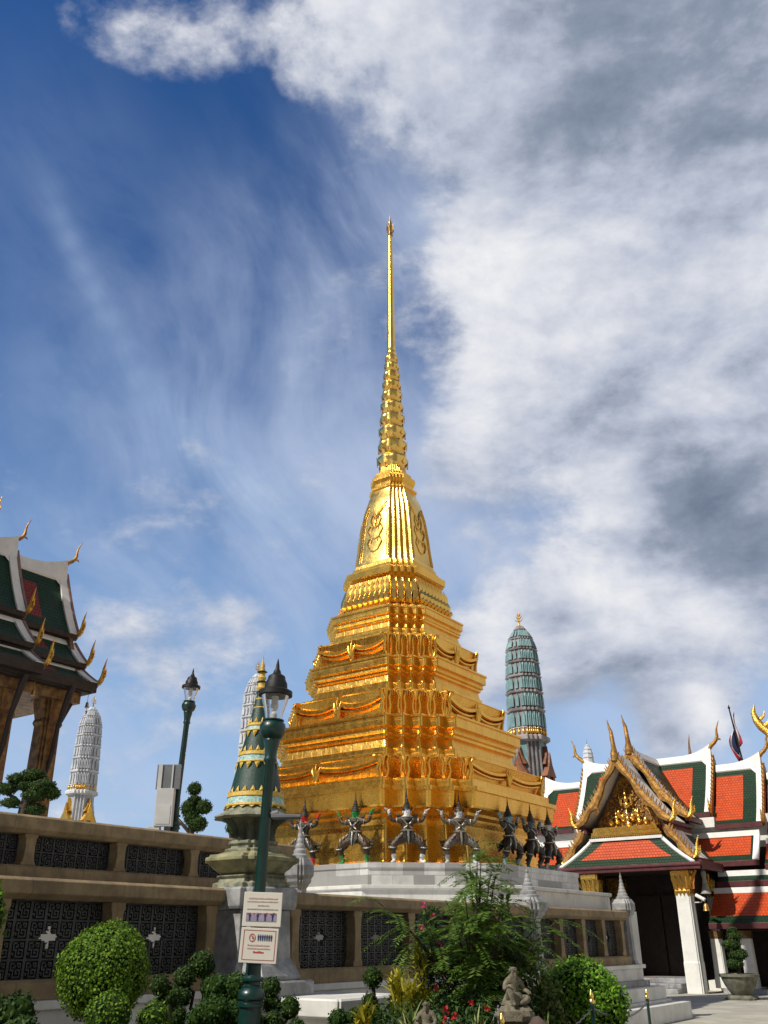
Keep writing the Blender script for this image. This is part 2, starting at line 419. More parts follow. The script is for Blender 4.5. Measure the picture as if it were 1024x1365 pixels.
MT['prang_trim'] = M('pale_pink_ceramic', (.36, .32, .32), (.15, .12, .125), .9, .55, bump=.3, bscale=6)
MT['prang_grey'] = M('white_grey_ceramic', (.56, .57, .60), (.34, .36, .41), .8, .5, bump=.3, bscale=5)
MT['prang_greytrim'] = M('white_ceramic_trim', (.70, .70, .71), (.42, .44, .48), .9, .5, bump=.3, bscale=6)
MT['prang_dark'] = M('dark_ceramic', (.09, .10, .12), (.05, .055, .07), 1.5, .5)
MT['prang_rust'] = M('rust_red_porch', (.26, .085, .03), (.12, .04, .02), 1.4, .5, bump=.5, bscale=6)
MT['prang_farw'] = M('pale_far_ceramic', (.60, .62, .66), (.45, .47, .52), .6, .6)
MT['suit_bronze'] = M('bronze_mosaic_costume', (.13, .088, .058), (.04, .03, .024), 40., .28, metal=.6, bump=.6, bscale=70)
MT['suit_silver'] = M('silver_mosaic_costume', (.25, .225, .20), (.06, .05, .045), 40., .28, metal=.6, bump=.6, bscale=70)
MT['suit_dark'] = M('dark_mosaic_costume', (.06, .058, .05), (.02, .02, .018), 40., .32, metal=.5, bump=.6, bscale=70)
MT['orn_silver'] = M('silver_glass_ornament', (.62, .58, .50), (.25, .21, .16), 60., .22, metal=.8, bump=.5, bscale=90)
MT['face_red'] = M('red_paint', (.62, .03, .02), (.5, .02, .02), 9, .4)
MT['face_green'] = M('green_paint', (.02, .30, .06), (.015, .2, .05), 9, .4)
MT['face_white'] = M('white_paint', (.72, .74, .76), (.6, .62, .65), 9, .4)
MT['face_grey'] = M('pale_grey_paint', (.50, .53, .55), (.4, .43, .45), 9, .4)
MT['face_blue'] = M('pale_blue_paint', (.26, .45, .55), (.2, .36, .45), 9, .4)
MT['face_dark'] = M('dark_blue_paint', (.10, .17, .20), (.07, .12, .15), 9, .4)
MT['bark'] = M('dark_bark', (.06, .045, .032), (.03, .022, .016), 12., .85, bump=.6, bscale=40)
MT['leaf_bright'] = leaf_mat('bright_clipped_leaves', (.05, .115, .008), (.115, .22, .014), (.21, .33, .025))
MT['leaf_lush'] = leaf_mat('lush_green_leaves', (.06, .15, .012), (.15, .33, .022), (.28, .46, .04))
MT['leaf_dark'] = leaf_mat('dark_green_leaves', (.016, .038, .009), (.034, .07, .014), (.08, .13, .025), trans=.15)
MT['leaf_mid'] = leaf_mat('mid_green_leaves', (.018, .05, .010), (.035, .09, .014), (.08, .15, .03))
MT['leaf_feather'] = leaf_mat('feathery_leaflets', (.045, .095, .014), (.095, .18, .022), (.20, .29, .05), trans=.4)
MT['leaf_yellow'] = leaf_mat('yellow_croton_leaves', (.10, .12, .01), (.38, .34, .03), (.58, .50, .06))
MT['leaf_strap'] = leaf_mat('strap_leaves', (.06, .10, .02), (.14, .20, .05), (.36, .38, .16))
MT['petal_red'] = leaf_mat('red_petals', (.42, .02, .02), (.55, .03, .04), (.65, .06, .10))
MT['petal_pink'] = leaf_mat('pink_petals', (.50, .04, .12), (.60, .08, .20), (.65, .15, .25))
MT['core'] = M('inner_twigs', (.020, .042, .006), (.012, .025, .005), 9., 1., spec=.1)
MT['statue'] = M('weathered_statue_stone', (.23, .20, .14), (.12, .105, .075), 11., .85, bump=.6, bscale=35, dirt=((.09, .085, .06), 6., .6))
MT['rock'] = M('rockery_stone', (.10, .065, .05), (.06, .04, .032), 6., .9, bump=.8, bscale=14)
MT['pot'] = M('mossy_stone_pot', (.20, .19, .14), (.10, .10, .075), 8., .8, bump=.5, bscale=25, streak=.3)
MT['chain'] = M('steel_chain', (.22, .22, .22), (.15, .15, .15), 10, .4, metal=.8)
MT['flag_red'] = M('flag_red', (.50, .02, .05), (.42, .02, .04), 5, .8)
MT['flag_white'] = M('flag_white', (.72, .72, .74), (.66, .66, .68), 5, .8)
MT['flag_navy'] = M('flag_navy', (.02, .03, .10), (.015, .02, .07), 5, .8)
MT['speaker'] = M('grey_speaker_horn', (.30, .29, .26), (.2, .19, .17), 6, .5)
# ------------------------------------------------------------------ mesh builder
class MB:
    def __init__(s):
        s.v = []; s.f = []; s.mi = []; s.cur = 0
    def use(s, i):
        s.cur = i; return s
    def add(s, vs, fs):
        o = len(s.v)
        s.v += [tuple(v) for v in vs]
        s.f += [tuple(i + o for i in f) for f in fs]
        s.mi += [s.cur] * len(fs)
        return s
    def box(s, x0, x1, y0, y1, z0, z1):
        v = [(x, y, z) for z in (z0, z1) for y in (y0, y1) for x in (x0, x1)]
        return s.add(v, [(0, 2, 3, 1), (4, 5, 7, 6), (0, 1, 5, 4), (2, 6, 7, 3), (0, 4, 6, 2), (1, 3, 7, 5)])
    def loft(s, rings, cap0=True, cap1=True, closed=True):
        n = len(rings[0]); vs = [p for r in rings for p in r]; fs = []
        for k in range(len(rings) - 1):
            a, b = k * n, (k + 1) * n
            for i in range(n if closed else n - 1):
                j = (i + 1) % n
                fs.append((a + i, a + j, b + j, b + i))
        if closed and cap0: fs.append(tuple(range(n - 1, -1, -1)))
        if closed and cap1: fs.append(tuple((len(rings) - 1) * n + i for i in range(n)))
        return s.add(vs, fs)
    def lathe(s, prof, n=16, c=(0, 0), cap=True):
        rings = [[(c[0] + r * math.cos(2 * PI * i / n), c[1] + r * math.sin(2 * PI * i / n), z) for i in range(n)] for r, z in prof]
        return s.loft(rings, cap, cap)
    def tube(s, path, rad, n=8, squash=None):
        P = [Vector(p) for p in path]
        if not hasattr(rad, '__len__'): rad = [rad] * len(P)
        rings = []; ref = None
        for i, p in enumerate(P):
            tg = (P[min(i + 1, len(P) - 1)] - P[max(i - 1, 0)])
            if tg.length < 1e-9: tg = Vector((0, 0, 1))
            tg.normalize()
            if ref is None:
                ref = Vector((0, 0, 1)) if abs(tg.z) < .9 else Vector((1, 0, 0))
            a = ref - tg * ref.dot(tg)
            if a.length < 1e-6: a = tg.orthogonal()
            a.normalize(); b = tg.cross(a); ref = a
            r = rad[i]
            rings.append([p + a * r * math.cos(2 * PI * k / n) + b * r * math.sin(2 * PI * k / n) for k in range(n)])
        return s.loft(rings)
    def prism(s, pts, vec):
        v = Vector(vec); a = [Vector(p) for p in pts]; b = [p + v for p in a]; n = len(a)
        fs = [tuple(range(n - 1, -1, -1)), tuple(range(n, 2 * n))] + [(i, (i + 1) % n, n + (i + 1) % n, n + i) for i in range(n)]
        return s.add(a + b, fs)
    def ell(s, c, r, n=10, m=6, rng=None, rough=0.):
        rings = []
        for j in range(m + 1):
            t = PI * (j / m) * .98 + .01 * PI
            ring = []
            for i in range(n):
                q = 1 + (rng.uniform(-rough, rough) if rng else 0)
                ring.append((c[0] + r[0] * q * math.sin(t) * math.cos(2 * PI * i / n), c[1] + r[1] * q * math.sin(t) * math.sin(2 * PI * i / n), c[2] + r[2] * q * math.cos(t)))
            rings.append(ring)
        return s.loft(rings[::-1])
    def leaf(s, c, nrm, tip, L, W):
        """one leaf: a folded diamond"""
        nrm = Vector(nrm); t = Vector(tip); c = Vector(c)
        sd = t.cross(nrm)
        if sd.length < 1e-6: return s
        sd.normalize()
        return s.add([c, c + t * L * .5 + sd * W - nrm * W * .3, c + t * L, c + t * L * .5 - sd * W - nrm * W * .3], [(0, 1, 2), (0, 2, 3)])
    def build(s, name, mats, parent=None, smooth=40, bevel=0, recalc=True, loc=None):
        me = bpy.data.meshes.new(name)
        me.from_pydata([tuple(v) for v in s.v], [], s.f)
        if not isinstance(mats, (list, tuple)): mats = [mats]
        for m in mats: me.materials.append(MT[m] if isinstance(m, str) else m)
        if len(mats) > 1: me.polygons.foreach_set('material_index', s.mi)
        if recalc:
            bm = bmesh.new(); bm.from_mesh(me)
            bmesh.ops.recalc_face_normals(bm, faces=bm.faces)
            bm.to_mesh(me); bm.free()
        if smooth:
            me.polygons.foreach_set('use_smooth', [True] * len(me.polygons))
            me.set_sharp_from_angle(angle=RAD(smooth))
        me.update()
        o = bpy.data.objects.new(name, me)
        COL.objects.link(o)
        if parent: o.parent = parent
        if loc: o.location = loc
        if bevel:
            md = o.modifiers.new('bevel', 'BEVEL'); md.width = bevel; md.segments = 2; md.limit_method = 'ANGLE'; md.angle_limit = RAD(50)
        return o


def tag(o, label=None, cat=None, group=None, kind=None):
    if label: o['label'] = label
    if cat: o['category'] = cat
    if group: o['group'] = group
    if kind: o['kind'] = kind
    return o


def thing(name, loc, label, cat, group=None, rot=0.):
    o = bpy.data.objects.new(name, None)
    o.empty_display_size = .2
    COL.objects.link(o)
    o.location = loc; o.rotation_euler = (0, 0, rot)
    return tag(o, label, cat, group)


def copy_tree(o, parent=None):
    c = o.copy(); COL.objects.link(c)
    if parent: c.parent = parent
    for ch in list(o.children):
        copy_tree(ch, c)
    return c


def redent(a, r=.58, steps=3, cx0=0., cy0=0., z=0.):
    """square of half width a whose corners step in"""
    d = (1 - r) / steps
    q = []
    x, y = 1., r
    q.append((x, y))
    for k in range(steps):
        x -= d; q.append((x, y))
        y += d; q.append((x, y))
    pts = []
    for k in range(4):
        cs, sn = [(1, 0), (0, 1), (-1, 0), (0, -1)][k]
        for (px, py) in q:
            pts.append((cx0 + a * (px * cs - py * sn), cy0 + a * (px * sn + py * cs), z))
    return pts


def redent_soft(a, r=.58, steps=3, z=0., rad=None):
    """redented square with rounded outer edges"""
    P = [Vector(p) for p in redent(a, r, steps)]; n = len(P); out = []
    rad = .022 * a if rad is None else rad
    for i in range(n):
        p0, p1, p2 = P[i - 1], P[i], P[(i + 1) % n]
        d1, d2 = (p1 - p0), (p2 - p1)
        k = min(rad, d1.length * .45, d2.length * .45); d1.normalize(); d2.normalize()
        if d1.cross(d2).z > 0:
            c = p1 - d1 * k + d2 * k
            for q in range(4):
                w = q / 3 * PI / 2
                v = c + (-d2) * k * math.cos(w) + d1 * k * math.sin(w)
                out.append((v.x, v.y, z))
        else:
            out.append((p1.x, p1.y, z))
    return out


def octo(a, r=.5, z=0.):
    q = [(1, r), (r, 1)]
    pts = []
    for k in range(4):
        cs, sn = [(1, 0), (0, 1), (-1, 0), (0, -1)][k]
        for (px, py) in q:
            pts.append((a * (px * cs - py * sn), a * (px * sn + py * cs), z))
    return pts


def lp(a, b, t):
    return tuple(a[i] + (b[i] - a[i]) * t for i in range(len(a)))


def chofa(mb, base, out, h, rad, lean=1.0):
    """curved horn finial; out = unit vector it leans along"""
    o = Vector(out); b = Vector(base); z = Vector((0, 0, 1))
    P = [(-.06, -.12, .9), (.02, .0, 1.0), (.16, .10, .95), (.27, .22, .85), (.33, .36, .75), (.33, .52, .55), (.36, .70, .40), (.43, .86, .26), (.50, 1.0, .06)]
    mb.tube([b + o * p[0] * h * lean + z * p[1] * h for p in P], [rad * p[2] for p in P], 7)
    # beak
    k = b + o * .30 * h * lean + z * .24 * h
    mb.tube([k, k + o * .13 * h - z * .015 * h, k + o * .17 * h - z * .07 * h], [rad * .6, rad * .4, rad * .05], 6)
    return mb


def flame(mb, base, out, h, rad):
    """upswept naga tip at an eave corner"""
    o = Vector(out); b = Vector(base); z = Vector((0, 0, 1))
    P = [(-.16, -.02, .6), (.0, .0, 1.), (.14, .12, 1.), (.20, .32, .8), (.20, .55, .55), (.26, .78, .32), (.34, 1., .05)]
    mb.tube([b + o * p[0] * h + z * p[1] * h for p in P], [rad * p[2] for p in P], 7)
    for q, hh in ((.16, .30), (.30, .26)):
        k = b + o * .18 * h + z * q * h
        mb.tube([k, k + o * .16 * h + z * .10 * h, k + o * .18 * h + z * hh * h], [rad * .6, rad * .4, rad * .05], 5)
    return mb
# ------------------------------------------------------------------ ground and terrace
P0 = Vector((-2.65, 11.17, 0))                   # foot of the lower wall's street face
STU = Vector((.27, 24.0, 0))                     # axis of the golden stupa
g = MB().add([(-400, -60, 0), (400, -60, 0), (400, 900, 0), (-400, 900, 0)], [(0, 1, 2, 3)]).build('ground', 'flag_stone', smooth=0)
tag(g, kind='structure')

yard = thing('terrace', P0, None, None, rot=ROT); tag(yard, kind='structure')
b = MB()
b.box(-60, -2.36, -40, 5.2, 0.0, 2.3)
b.box(-60, -.72, 5.2, 16.9, 0.0, 2.26)
b.build('terrace_body', 'terrace', yard, 0, bevel=.01)
b = MB()
b.box(-2.30, -.25, -40, 5.2, 0.0, 1.12)
b.build('walkway', 'terrace', yard, 0)
b = MB(); b.box(.92, 5.2, -13, 4.9, 0.0, .45)
b.build('planting_bed', 'soil', yard, 0, bevel=.04)

# ------------------------------------------------------------------ fretwork block, used in every balustrade panel
def fret_panel(w, h, nx, ny, d=.07, cross=True):
    """pierced panel of glazed blocks: raised frets, small piercings, one cross opening in the middle. local: x = depth, y = along, z = up"""
    T = ["xxxxxxxxxxxx",
         "x..........x",
         "x.xxxx.xxx.x",
         "x.x..x.x.x.x",
         "x.x.xx.xxx.x",
         "x.x........x",
         "x.xxx.xxxx.x",
         "x...x.x..x.x",
         "xxx.x.xx.x.x",
         "x.x.x....x.x",
         "x...xxxxxx.x",
         "x..........x"]
    holes = {(1, 1), (8, 3), (3, 7), (7, 7), (5, 9), (10, 5)}
    b = MB()
    cw, ch = w / (nx * 12), h / (ny * 12)
    for j in range(ny * 12):
        for i in range(nx * 12):
            a, c = i % 12, j % 12
            y, z = -w / 2 + i * cw, j * ch
            yc, zc = (i + .5) * cw - w / 2, (j + .5) * ch - h * .52
            if cross:
                if (abs(yc) < .034 and abs(zc) < .10) or (abs(yc) < .098 and abs(zc) < .034):
                    continue
            if (a, c) in holes:
                continue
            ca = 11 - c
            if T[ca][a] == 'x':
                b.box(0, d * .5 + .025, y, y + cw, z, z + ch)
            else:
                b.add([(d * .2, y, z), (d * .2, y + cw, z), (d * .2, y + cw, z + ch), (d * .2, y, z + ch), (0, y, z), (0, y + cw, z), (0, y + cw, z + ch), (0, y, z + ch)],
                      [(0, 1, 2, 3), (7, 6, 5, 4)])
    return b


FP = {}
def panel_obj(parent, w, h, nx, ny, x, y, z, cross=True):
    key = (round(w, 2), round(h, 2))
    if key not in FP:
        FP[key] = fret_panel(w, h, nx, ny, cross=cross).build('lattice_panel', 'lattice', None, 0, recalc=False)
        o = FP[key]
    else:
        o = FP[key].copy(); COL.objects.link(o)
    o.parent = parent; o.location = (x, y, z)
    return o


def moulded_post(w, d, z0, z1, x, y):
    """sandstone baluster post, waisted in the middle"""
    b = MB(); h = z1 - z0; rings = []
    for t, s in ((0, 1.25), (.08, 1.25), (.12, 1.0), (.3, .88), (.6, .82), (.86, .95), (.9, 1.15), (1, 1.15)):
        ww, dd = w * s / 2, d * .5
        rings.append([(x - dd, y - ww, z0 + h * t), (x + dd, y - ww, z0 + h * t), (x + dd, y + ww, z0 + h * t), (x - dd, y + ww, z0 + h * t)])
    return b.loft(rings)


# lower balustrade, broken by the mosaic spire's pedestal
def balustrade(name, label, ox, posts, ya, yb, z0, z1, rail, sill, base=None, grp='sandstone balustrades'):
    t = thing(name, P0 + R * ox, label, 'balustrade', grp, ROT)
    b = MB()
    b.prism([(.07, ya, z1), (.16, ya, z1 + .05), (.16, ya, rail - .03), (.11, ya, rail), (-.33, ya, rail), (-.36, ya, z1)], (0, yb - ya, 0))
    b.build('rail', 'brown', t, 0, bevel=.012)
    b = MB()
    b.prism([(.13, ya, sill), (.13, ya, z0 - .03), (.09, ya, z0), (-.3, ya, z0), (-.3, ya, sill)], (0, yb - ya, 0))
    b.build('sill', 'brown', t, 0, bevel=.01)
    for y in posts:
        moulded_post(.17, .20, z0, z1, -.02, y).build('post', 'brown', t, 0, bevel=.008)
    return t


LZ0, LZ1, LRAIL, LSILL = 1.28, 2.00, 2.20, 1.10
w1 = balustrade('lower_balustrade', 'brown stone balustrade with pierced panels behind the big round topiary, left of the pedestal', 0, (-4.82, -3.40, -1.98, -.56, .86), -5.5, 1.20, LZ0, LZ1, LRAIL, LSILL)
for a, c in ((-4.82, -3.40), (-3.40, -1.98), (-1.98, -.56), (-.56, .86)):
    panel_obj(w1, 1.25, .72, 7, 4, -.13, (a + c) / 2, LZ0)
w2 = balustrade('lower_balustrade', 'brown stone balustrade with pierced panels running behind the feathery shrub to the stone steps', 0, (2.42, 3.80, 5.2, 6.6, 8.0, 10.61, 11.69, 12.75, 13.81), 1.9, 14.05, LZ0, LZ1, LRAIL, LSILL)
for a, c in ((2.50, 3.80), (3.80, 5.2), (5.2, 6.6), (6.6, 8.0), (8.0, 9.3)):
    panel_obj(w2, 1.25, .72, 7, 4, -.13, (a + c) / 2, LZ0)
for a, c in ((9.5, 10.61), (10.61, 11.69), (11.69, 12.75), (12.75, 13.81)):
    panel_obj(w2, .94, .72, 5, 4, -.13, (a + c) / 2, LZ0)
w3 = balustrade('upper_balustrade', 'brown stone balustrade on the upper terrace beneath the pavilion and the far lamp post', -2.2, (-4.6, -3.15, -1.70, -.25, 1.21, 2.61, 3.7, 4.77), -9, 5.0, 2.49, 2.87, 3.09, 2.30)
pp = (-4.6, -3.15, -1.70, -.25, 1.21, 2.61)
for a, c in zip(pp[:-1], pp[1:]):
    panel_obj(w3, 1.28, .38, 7, 2, -.13, (a + c) / 2, 2.49, cross=False)
for a, c in ((2.61, 3.7), (3.7, 4.77)):
    panel_obj(w3, .93, .38, 5, 2, -.13, (a + c) / 2, 2.49, cross=False)
b = MB()                                           # the coping below the upper balustrade
b.prism([(-.12, -9, 2.12), (.30, -9, 2.12), (.34, -9, 2.16), (.34, -9, 2.22), (.20, -9, 2.27), (.16, -9, 2.30), (-.12, -9, 2.30)], (0, 14.0, 0))
b.build('coping', 'brown', w3, 0, bevel=.01)
b = MB(); b.box(-.12, .02, -9, 5.0, 1.12, 1.54); b.build('dado', 'brown', w3, 0)
b = MB(); b.box(-.12, -.0, -9, 5.0, 1.54, 2.12); b.build('white_wall_band', 'white', w3, 0)

# stepped marble plinth below the lower wall
st = thing('stepped_plinth', P0, 'white and grey marble stepped plinth carrying the lower balustrade', 'plinth', rot=ROT)
def wrap(x1, y1, z0, z1, nm, m):
    MB().prism([(-.4, -8, z0), (x1, -8, z0), (x1, y1, z0), (-.4, y1, z0)], (0, 0, z1 - z0)).build(nm, m, st, 0, bevel=.012)
wrap(.22, 14.62, 1.02, 1.10, 'ledge', 'white_marble')
wrap(.16, 14.55, .78, 1.02, 'riser', 'white_marble')
wrap(.26, 14.66, .66, .78, 'ledge', 'marble_plain')
wrap(.50, 14.95, .40, .66, 'step', 'white_marble')
wrap(.58, 15.03, .34, .40, 'ledge', 'white_marble')
wrap(.90, 15.35, .0, .34, 'step', 'white_marble')

# grey marble pinnacle posts
def pinnacle(x, y, z0, z1, s, label):
    t = thing('pinnacle_post', P0 + R * x + U * y + Vector((0, 0, z0)), label, 'post', 'grey marble pinnacle posts', ROT)
    h = z1 - z0
    def sq(a, z): return redent(a, .62, 2, z=z)
    b = MB(); hs = h * .52
    b.loft([sq(.19 * s, 0), sq(.19 * s, .05 * s), sq(.165 * s, .07 * s), sq(.165 * s, .11 * s), sq(.14 * s, .14 * s), sq(.125 * s, hs * .6), sq(.12 * s, hs - .05 * s), sq(.14 * s, hs - .02), sq(.15 * s, hs)])
    b.build('shaft', 'marble_plain', t, 0, bevel=.006)
    b = MB(); H = h - hs
    b.loft([sq(.15 * s, hs), sq(.19 * s, hs + .05 * H), sq(.19 * s, hs + .09 * H), sq(.225 * s, hs + .14 * H), sq(.225 * s, hs + .28 * H), sq(.19 * s, hs + .34 * H), sq(.17 * s, hs + .38 * H)])
    b.build('capital', 'marble_plain', t, 0, bevel=.006)
    b = MB(); pr = []; z = hs + .38 * H; a = .155 * s
    for k in range(6):
        pr += [(a, z), (a * .96, z + .045 * H), (a * .74, z + .07 * H)]; z += .075 * H; a *= .76
    pr += [(.022 * s, z + .02), (.03 * s, z + .06 * H), (.012 * s, z + .09 * H), (.002, z1 - z0)]
    b.lathe(pr, 12); b.build('spirelet', 'marble_plain', t, 35)
    return t
pinnacle(-.40, 3.02, 1.3, 3.27, .8, 'grey marble pinnacle post standing right against the mosaic spire pedestal')
pinnacle(.0, 9.40, 1.0, 2.92, 1.35, 'grey marble pinnacle post half hidden by the feathery shrub')
pinnacle(.0, 14.22, 1.06, 3.05, 1.0, 'slim grey marble pinnacle post at the end of the balustrade before the dark gateway')

# ------------------------------------------------------------------ golden stupa
S = thing('golden_stupa', STU, 'tall gilded stupa with stepped redented tiers, bell and needle spire on a marble base', 'stupa', rot=ROT)
b = MB(); b.loft([octo(3.93, .5, 2.26 + .34), octo(3.93, .5, 2.95), octo(3.96, .5, 2.955), octo(3.96, .5, 3.06)])
b.build('marble_base', 'marble', S, 0, bevel=.012)
b = MB(); b.loft([octo(4.55, .5, 2.2), octo(4.55, .5, 2.52), octo(4.60, .5, 2.53), octo(4.60, .5, 2.60)])
b.build('base_step', 'white_marble', S, 0, bevel=.012)

def rloft(levels, r=.58, steps=4, cap=True):
    return MB().loft([redent_soft(a, r, steps, z=z) for a, z in levels], cap, cap)
rloft([(3.12, 3.06), (3.12, 3.14), (3.05, 3.17), (2.98, 3.9), (3.02, 4.0), (3.02, 4.05), (3.14, 4.1), (3.14, 4.16), (3.30, 4.22)]).build('base_wall', 'gold', S, 0)
rloft([(3.30, 4.22), (3.40, 4.22), (3.42, 4.26), (3.46, 4.56), (3.52, 4.57), (3.52, 4.66), (3.36, 4.67), (3.36, 4.84), (3.3, 4.86)]).build('ledge', 'gold', S, 0)


def tier(zw0, zw1, aw0, aw1, zc0, zc1, ac0, ac1, znext, anext):
    """one storey: flared wall with its swag, then the stepped cornice above it"""
    t = rloft([(aw0 * .985, zw0), (aw0 * .975, zw0 + .05), (aw0, zw0 + (zw1 - zw0) * .55), (aw1, zw1 - .03), (aw1 * 1.005, zw1 - .02), (aw1 * 1.005, zw1), (aw1 * .95, zw1 + .02), (ac0 * 1.06, zw1 + .06)]).build('tier_wall', 'gold', S, 0)
    H = zc1 - zc0
    zl = zw1 + .06
    rloft([(ac0 * 1.06, zl), (ac0 * 1.06, zl + .07), (ac0 * 1.01, zl + .10), (ac0 * 1.01, zc0), (ac0 * .985, zc0 + .03), (ac0 * .97, zc0 + H * .30), (ac0 * 1.0, zc0 + H * .34), (ac0 * 1.0, zc0 + H * .42), (ac1 * .955, zc0 + H * .46), (ac1 * .95, zc0 + H * .60), (ac1 * .985, zc0 + H * .64), (ac1 * .985, zc1 - .05), (ac1, zc1 - .045), (ac1, zc1), (ac1 * .97, zc1 + .01), (anext, znext)]).build('cornice', 'gold', S, 0)
    # swags: two sagging arcs per face, leaf at the middle, curled ends
    hz = zw1 - zw0
    L = aw0 * .58
    for k in range(4):
        sw = MB(); le = MB()
        rm = Matrix.Rotation(k * PI / 2, 4, 'Z')
        def pt(s, z, off=0.): return rm @ Vector((s, -(aw0 + .015 + off + (z - zw0) / hz * (aw1 - aw0) * .4), z))
        for sg in (-1, 1):
            for dz, rr in ((.0, .058), (-.10, .030)):
                P = []; rad = []
                for q in range(13):
                    s = q / 12
                    zz = zw0 + hz * (.46 + .19 * (2 * s - 1) ** 2 + .08 * s) + dz * hz * 2
                    P.append(pt(sg * L * (.02 + .93 * s), max(zz, zw0 + .03), .01)); rad.append(rr * hz * 2.1)
                sw.tube(P, rad, 6)
            # curled end
            e = sg * L * .96
            sw.tube([pt(e, zw0 + .02, .02), pt(e - sg * .05, zw0 + hz * .35, .05), pt(e + sg * .02, zw0 + hz * .7, .05), pt(e + sg * .0, zw0 + hz * .95, .09), pt(e - sg * .09, zw0 + hz * .98, .10), pt(e - sg * .1, zw0 + hz * .84, .09)], [.045, .04, .036, .034, .028, .012], 6)
        for a_ in (-.5, 0, .5):
            sw.tube([pt(0, zw0 + .06, .05), pt(a_ * .16, zw0 + hz * .5, .08), pt(a_ * .22, zw0 + hz * (.92 - abs(a_) * .3), .05)], [.06, .045, .008], 6)
        sw.build('swag', 'gold_swag', S, 60)
    # curled lion legs on the redented corners
    pts = redent(aw0, .58, 4)
    n = len(pts)
    le = MB()
    for i in range(n):
        p0, p1, p2 = Vector(pts[i - 1]), Vector(pts[i]), Vector(pts[(i + 1) % n])
        d1 = (p1 - p0).normalized(); d2 = (p2 - p1).normalized()
        if d1.cross(d2).z > 0 and min((p1 - p0).length, (p2 - p1).length) < aw0 * .3:
            for dd, nn in ((-d1, Vector((d1.y, -d1.x, 0))), (d2, Vector((d2.y, -d2.x, 0)))):
                o = p1 + dd * .05
                def q(s, z, off): 
                    v_ = o + dd * s + nn * (.015 + off); return (v_.x, v_.y, zw0 + hz * z)
                w5 = min(1., aw0 / 2.6); le.tube([q(0, .02, .02 * w5), q(.02 * w5, .35, .05 * w5), q(-.01, .68, .04 * w5), q(.02 * w5, .92, .07 * w5), q(.075 * w5, .96, .09 * w5), q(.085 * w5, .78, .08 * w5)], [.042 * w5, .036 * w5, .032 * w5, .032 * w5, .024 * w5, .010], 6)
        if i % (n // 4) == n // 4 - 1:
            le.build('leaf_curls', 'gold_swag', S, 60); le = MB()


tier(4.86, 5.34, 3.17, 3.26, 5.62, 6.38, 2.69, 2.87, 6.42, 2.50)
tier(6.42, 7.05, 2.414, 2.504, 7.36, 8.01, 2.0, 2.16, 8.05, 1.92)
tier(8.05, 8.64, 1.877, 1.94, 8.92, 9.50, 1.568, 1.668, 9.54, 1.46)

# lotus storey: petals ringed round a redented core
rloft([(1.46, 9.54), (1.46, 9.62), (1.39, 9.66), (1.30, 9.75), (1.26, 10.2), (1.16, 10.55), (1.20, 10.58), (1.26, 10.62), (1.27, 10.80), (1.24, 10.82), (1.10, 10.86), (1.10, 10.96), (1.06, 10.98), (1.04, 11.08)]).build('lotus_storey', 'gold', S, 0)
lo = MB()
def petal_row(mb, a0, z0, a1, z1, w, out, r=.58):
    P = redent(a0, r, 4); Q = redent(a1, r, 4); n = len(P)
    for i in range(n):
        A, B, A2, B2 = Vector(P[i]), Vector(P[(i + 1) % n]), Vector(Q[i]), Vector(Q[(i + 1) % n])
        ln = (B - A).length; k = max(1, round(ln / w)); d = (B - A).normalized(); nn = Vector((d.y, -d.x, 0))
        for j in range(k):
            c0 = A.lerp(B, (j + .5) / k); c1 = A2.lerp(B2, (j + .5) / k); hw = ln / k * .5
            z_ = Vector((0, 0, 1))
            m0 = c0 + z_ * z0; m1 = c0.lerp(c1, .45) + z_ * (z0 + (z1 - z0) * .5) + nn * out; m2 = c1 + z_ * z1 + nn * out * .5
            mb.add([m0 - d * hw * .7, m0 + d * hw * .7, m1 - d * hw, m1 + d * hw, m1 + nn * out * .9, m2, m0 + nn * out * .6],
                   [(0, 6, 4, 2), (6, 1, 3, 4), (2, 4, 5), (4, 3, 5)])
petal_row(lo, 1.36, 9.70, 1.27, 10.22, .17, .06)
petal_row(lo, 1.33, 9.98, 1.20, 10.50, .17, .05)
petal_row(lo, 1.36, 9.70, 1.40, 9.86, .17, .05)
lo.build('lotus_petals', 'gold_smooth', S, 30, recalc=False)

# bell
bl = [(1.03, 11.08), (1.03, 11.12), (1.0, 11.2), (.95, 11.6), (.90, 12.13), (.84, 12.6), (.775, 13.0), (.70, 13.25), (.63, 13.42), (.60, 13.55)]
rloft(bl, .52).build('bell', 'gold_smooth', S, 33)
rv = MB()
for k in range(4):
    rm = Matrix.Rotation(k * PI / 2, 4, 'Z')
    def bp(s, z, off=.0):
        for (a0, z0), (a1, z1) in zip(bl, bl[1:]):
            if z0 <= z <= z1:
                a = a0 + (a1 - a0) * (z - z0) / max(1e-6, z1 - z0); break
        return rm @ Vector((s * a * .52, -(a + off), z))
    for (w_, z0, z1) in ((.98, 11.2, 13.3), (.86, 11.2, 13.15)):
        for sg in (-1, 1):
            rv.tube([bp(sg * w_, z0 + (z1 - z0) * q / 10 * 1.0, .006) for q in range(8)] + [bp(sg * w_ * .8, z0 + (z1 - z0) * .86, .01), bp(sg * w_ * .4, z0 + (z1 - z0) * .78, .012), bp(0, z0 + (z1 - z0) * .66, .012)], .017, 5)
    for zc, ww in ((11.75, .5), (12.15, .55), (12.5, .4)):
        for sg in (-1, 1):
            rv.tube([bp(0, zc - .30, .012), bp(sg * ww * .5, zc - .25, .015), bp(sg * ww, zc - .02, .015), bp(sg * ww * .75, zc + .14, .02), bp(sg * ww * .4, zc + .08, .018), bp(sg * ww * .5, zc - .04, .012)], [.012, .018, .022, .02, .016, .006], 5)
    rv.ell(bp(0, 12.35, .0), (.06, .06, .11), 8, 6)
